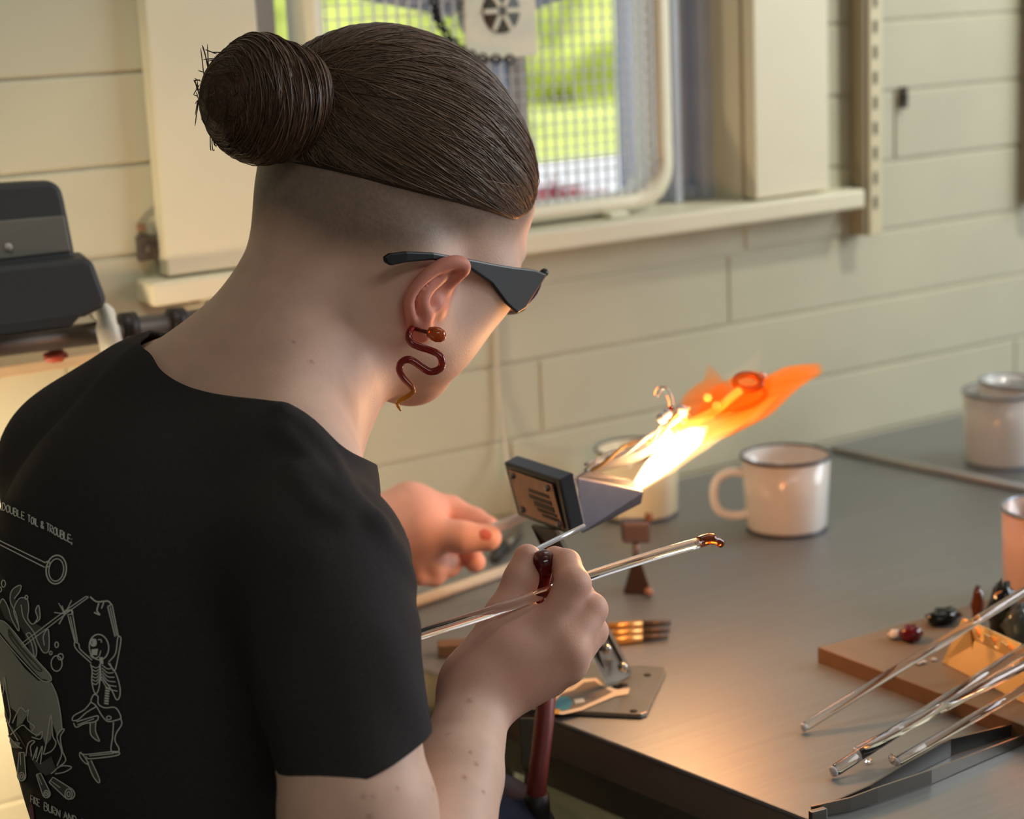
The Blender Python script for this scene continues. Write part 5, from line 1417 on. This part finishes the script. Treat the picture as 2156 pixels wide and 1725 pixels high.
# steam and splashes
fill([(0, 620), (22, 590), (55, 640), (60, 560), (85, 522), (115, 520), (112, 550), (85, 590), (95, 660), (105, 760), (70, 720), (30, 690)], 'dark')
fill([(80, 650), (95, 600), (130, 585), (155, 620), (150, 680), (170, 720), (200, 690), (190, 640), (205, 625), (212, 690), (190, 720), (230, 740), (255, 745), (262, 850), (235, 870), (200, 820), (195, 900), (160, 860), (130, 770), (100, 720)], 'dark')
stroke([(0, 630), (20, 590), (45, 625), (70, 700), (105, 755), (90, 670), (60, 600), (70, 545), (112, 520), (110, 550), (80, 590)])
stroke([(100, 720), (78, 650), (105, 590), (145, 592), (155, 640), (150, 690), (175, 720), (200, 690), (190, 650), (206, 625), (212, 690), (185, 715)])
stroke([(115, 620), (130, 690), (180, 760), (200, 810), (230, 865), (258, 850), (255, 748), (230, 780), (235, 830)])
stroke([(140, 770), (170, 820), (185, 890), (195, 850), (165, 770), (140, 770)])
ring(25, 512, 10, 18); ring(8, 542, 7, 12); ring(143, 583, 7, 10); ring(298, 826, 9, 14); ring(268, 868, 7, 9); ring(298, 922, 28, 40); ring(318, 888, 14, 16)
# cauldron
fill([(-6, 770), (60, 850), (130, 945), (200, 1010), (268, 1020), (300, 1090), (318, 1180), (326, 1262), (300, 1300), (275, 1230), (268, 1310), (240, 1345), (220, 1290), (190, 1300), (160, 1260), (150, 1180), (120, 1230), (90, 1250), (95, 1180), (60, 1150), (30, 1060), (-6, 1000)])
fill([(-6, 705), (20, 705), (60, 745), (120, 815), (185, 890), (240, 950), (268, 990), (262, 1012), (215, 1000), (140, 920), (60, 830), (-6, 748)])
stroke([(-6, 700), (30, 708), (80, 760), (150, 850), (210, 920), (262, 978), (268, 1010), (220, 1008), (140, 930), (60, 840), (-6, 760)])
stroke([(50, 745), (110, 830), (180, 910), (222, 958), (190, 950), (130, 880), (60, 790), (50, 745)], 5, 'dark'); stroke([(60, 770), (120, 845), (170, 900)], 8, 'dark')
stroke([(326, 1262), (318, 1180), (300, 1090), (270, 1020)])
# stirring stick
stroke([(115, 822), (230, 735), (350, 645), (448, 578)], 4, 'ink', False); stroke([(122, 838), (240, 748), (360, 656), (456, 586)], 4, 'ink', False); stroke([(448, 578), (458, 580), (456, 588)], 4)
# fire
for pts in ([(5, 1130), (25, 1060), (30, 990), (45, 1090), (60, 1180), (55, 1230)], [(70, 1230), (110, 1150), (140, 1170), (155, 1160), (150, 1215), (185, 1245), (170, 1270)],
            [(60, 1290), (120, 1240), (150, 1260), (195, 1290), (225, 1270), (215, 1310), (170, 1300)], [(230, 1390), (245, 1330), (270, 1185), (278, 1290), (295, 1330), (275, 1370), (235, 1390)],
            [(300, 1450), (325, 1380), (300, 1300), (320, 1265), (338, 1262), (318, 1300), (328, 1370), (345, 1420), (310, 1455)], [(270, 1490), (320, 1450), (375, 1455), (340, 1480), (290, 1490)],
            [(140, 1400), (150, 1340), (170, 1320), (185, 1325), (165, 1350), (170, 1400)], [(175, 1420), (200, 1350), (190, 1410)], [(195, 1430), (225, 1345), (215, 1440)], [(0, 1210), (40, 1280), (90, 1340), (120, 1360)], [(0, 1120), (50, 1230), (100, 1320)]):
    stroke(pts, 5)
fill([(-6, 1150), (40, 1230), (90, 1290), (130, 1350), (200, 1470), (240, 1500), (300, 1480), (270, 1400), (210, 1440), (150, 1380), (110, 1300), (60, 1240), (-6, 1060)], 'dark')
fill([(-6, 1270), (60, 1320), (110, 1330), (100, 1360), (50, 1355), (10, 1350), (-6, 1320)])
# logs
for (a, b, w1) in (((118, 1380), (118, 1500), 22), ((205, 1490), (245, 1590), 20), ((270, 1520), (360, 1590), 28)):
    a = np.array(a, float); b = np.array(b, float); t_ = unit(b - a); n_ = np.array([-t_[1], t_[0]])
    poly = [a + n_ * w1 * .6, b + n_ * w1] + [b + n_ * w1 * math.cos(q) + t_ * w1 * 1.2 * math.sin(q) for q in np.linspace(0.3, 2.84, 8)] + [b - n_ * w1, a - n_ * w1 * .6]
    fill([tuple(p) for p in poly], 'dark'); stroke([tuple(p) for p in poly] + [tuple(poly[0])], 5, 'ink', False)
    ring(b[0], b[1] + 4, w1 * .65, w1 * .95, 5); ring(b[0], b[1] + 4, w1 * .28, w1 * .45, 5)
    stroke([tuple(a + n_ * 6), tuple(a + (b - a) * .55 + n_ * 4)], 4, 'ink', False)
# skeleton
ring(515, 838, 50, 66, 5, -0.1); ring(487, 815, 14, 18, 6); fill([(480, 800), (500, 796), (502, 828), (480, 832)], 'ink', .0008); fill([(476, 850), (510, 846), (505, 880), (478, 878)], 'ink', .0008)
stroke([(510, 800), (525, 800), (528, 815)], 4); stroke([(470, 880), (490, 895), (515, 885), (525, 855)], 4)
fill([(516, 890), (534, 890), (538, 925), (520, 925)], 'ink', .0008)
stroke([(475, 920), (400, 850), (390, 815), (412, 822), (420, 850), (480, 905)], 4.5); stroke([(392, 812), (355, 672), (380, 668), (405, 812)], 4.5, 'ink', False); stroke([(368, 680), (396, 808)], 4, 'ink', False)
for a in ((285, 660), (308, 612), (375, 598), (325, 625)): stroke([(340, 668), a], 4, 'ink', False)
stroke([(330, 660), (372, 648), (380, 668)], 8); stroke([(340, 668), (310, 720)], 5, 'ink', False)
stroke([(565, 915), (600, 870), (612, 790), (628, 795), (615, 880), (595, 960), (570, 920)], 4.5)
stroke([(598, 785), (560, 630), (582, 618), (615, 785)], 4.5, 'ink', False); stroke([(572, 630), (606, 780)], 4, 'ink', False)
stroke([(470, 580), (505, 605), (560, 602), (580, 622)], 6); stroke([(515, 612), (505, 650), (520, 672), (490, 660)], 6); stroke([(540, 608), (528, 640)], 5, 'ink', False)
stroke([(472, 925), (480, 960), (478, 1010), (488, 1060), (500, 1078), (515, 1050), (522, 985)], 4.5); stroke([(562, 920), (600, 970), (622, 1040), (622, 1090), (605, 1108), (580, 1060), (530, 990)], 4.5)
stroke([(520, 925), (525, 1010)], 7, 'ink', False)
for k in range(6):
    stroke([(478, 935 + k * 17), (500, 945 + k * 17), (520, 935 + k * 14)], 4); stroke([(530, 930 + k * 15), (560, 950 + k * 20), (585 + k * 5, 945 + k * 24)], 4)
for k in range(7): stroke([(548 - k, 1048 + k * 13), (570 - k, 1052 + k * 13)], 7, 'ink', False)
stroke([(478, 1100), (490, 1082), (510, 1092), (512, 1130), (545, 1150), (600, 1150), (628, 1200), (600, 1215), (560, 1220), (530, 1190), (500, 1140), (475, 1120), (478, 1100)], 4.5); ring(566, 1202, 12, 9, 4)
stroke([(475, 1120), (440, 1160), (388, 1190), (380, 1215), (410, 1210), (450, 1175), (500, 1145)], 4.5)
stroke([(385, 1228), (400, 1250), (440, 1232), (500, 1220), (512, 1195), (490, 1195), (400, 1222)], 4.5); stroke([(405, 1238), (490, 1206)], 4)
fill([(470, 1225), (500, 1215), (498, 1270), (520, 1322), (490, 1305), (472, 1270)], 'dark'); stroke([(470, 1225), (475, 1290), (518, 1322), (498, 1270), (500, 1215)], 4.5)
stroke([(590, 1225), (585, 1300), (578, 1370), (610, 1380), (618, 1360), (598, 1320), (605, 1280), (632, 1235), (625, 1200)], 4.5)
stroke([(420, 1378), (450, 1390), (600, 1375), (608, 1395), (470, 1412), (450, 1400)], 4.5); stroke([(465, 1398), (590, 1385)], 4)
stroke([(418, 1378), (418, 1400), (440, 1430), (462, 1440), (440, 1400), (418, 1378)], 4.5); fill([(455, 1425), (475, 1420), (518, 1515), (510, 1535), (480, 1490)], 'dark'); stroke([(455, 1425), (485, 1500), (514, 1536), (516, 1510), (475, 1420)], 4.5)
for key, mm, nm in (('ink', m_ink, 'printed_lines'), ('fill', m_ink2, 'printed_cauldron'), ('dark', m_ink3, 'printed_shading'), ('purple', m_inkp, 'printed_title')):
    if prF.get(key):
        V = np.array(prV[key]); used = np.unique(np.concatenate([np.array(f) for f in prF[key]])); mp = {int(a): i for i, a in enumerate(used)}
        obj(nm, V[used], [[mp[i] for i in f] for f in prF[key]], mm, shirt)['kind'] = 'stuff'
print('print', time.time() - _t0)
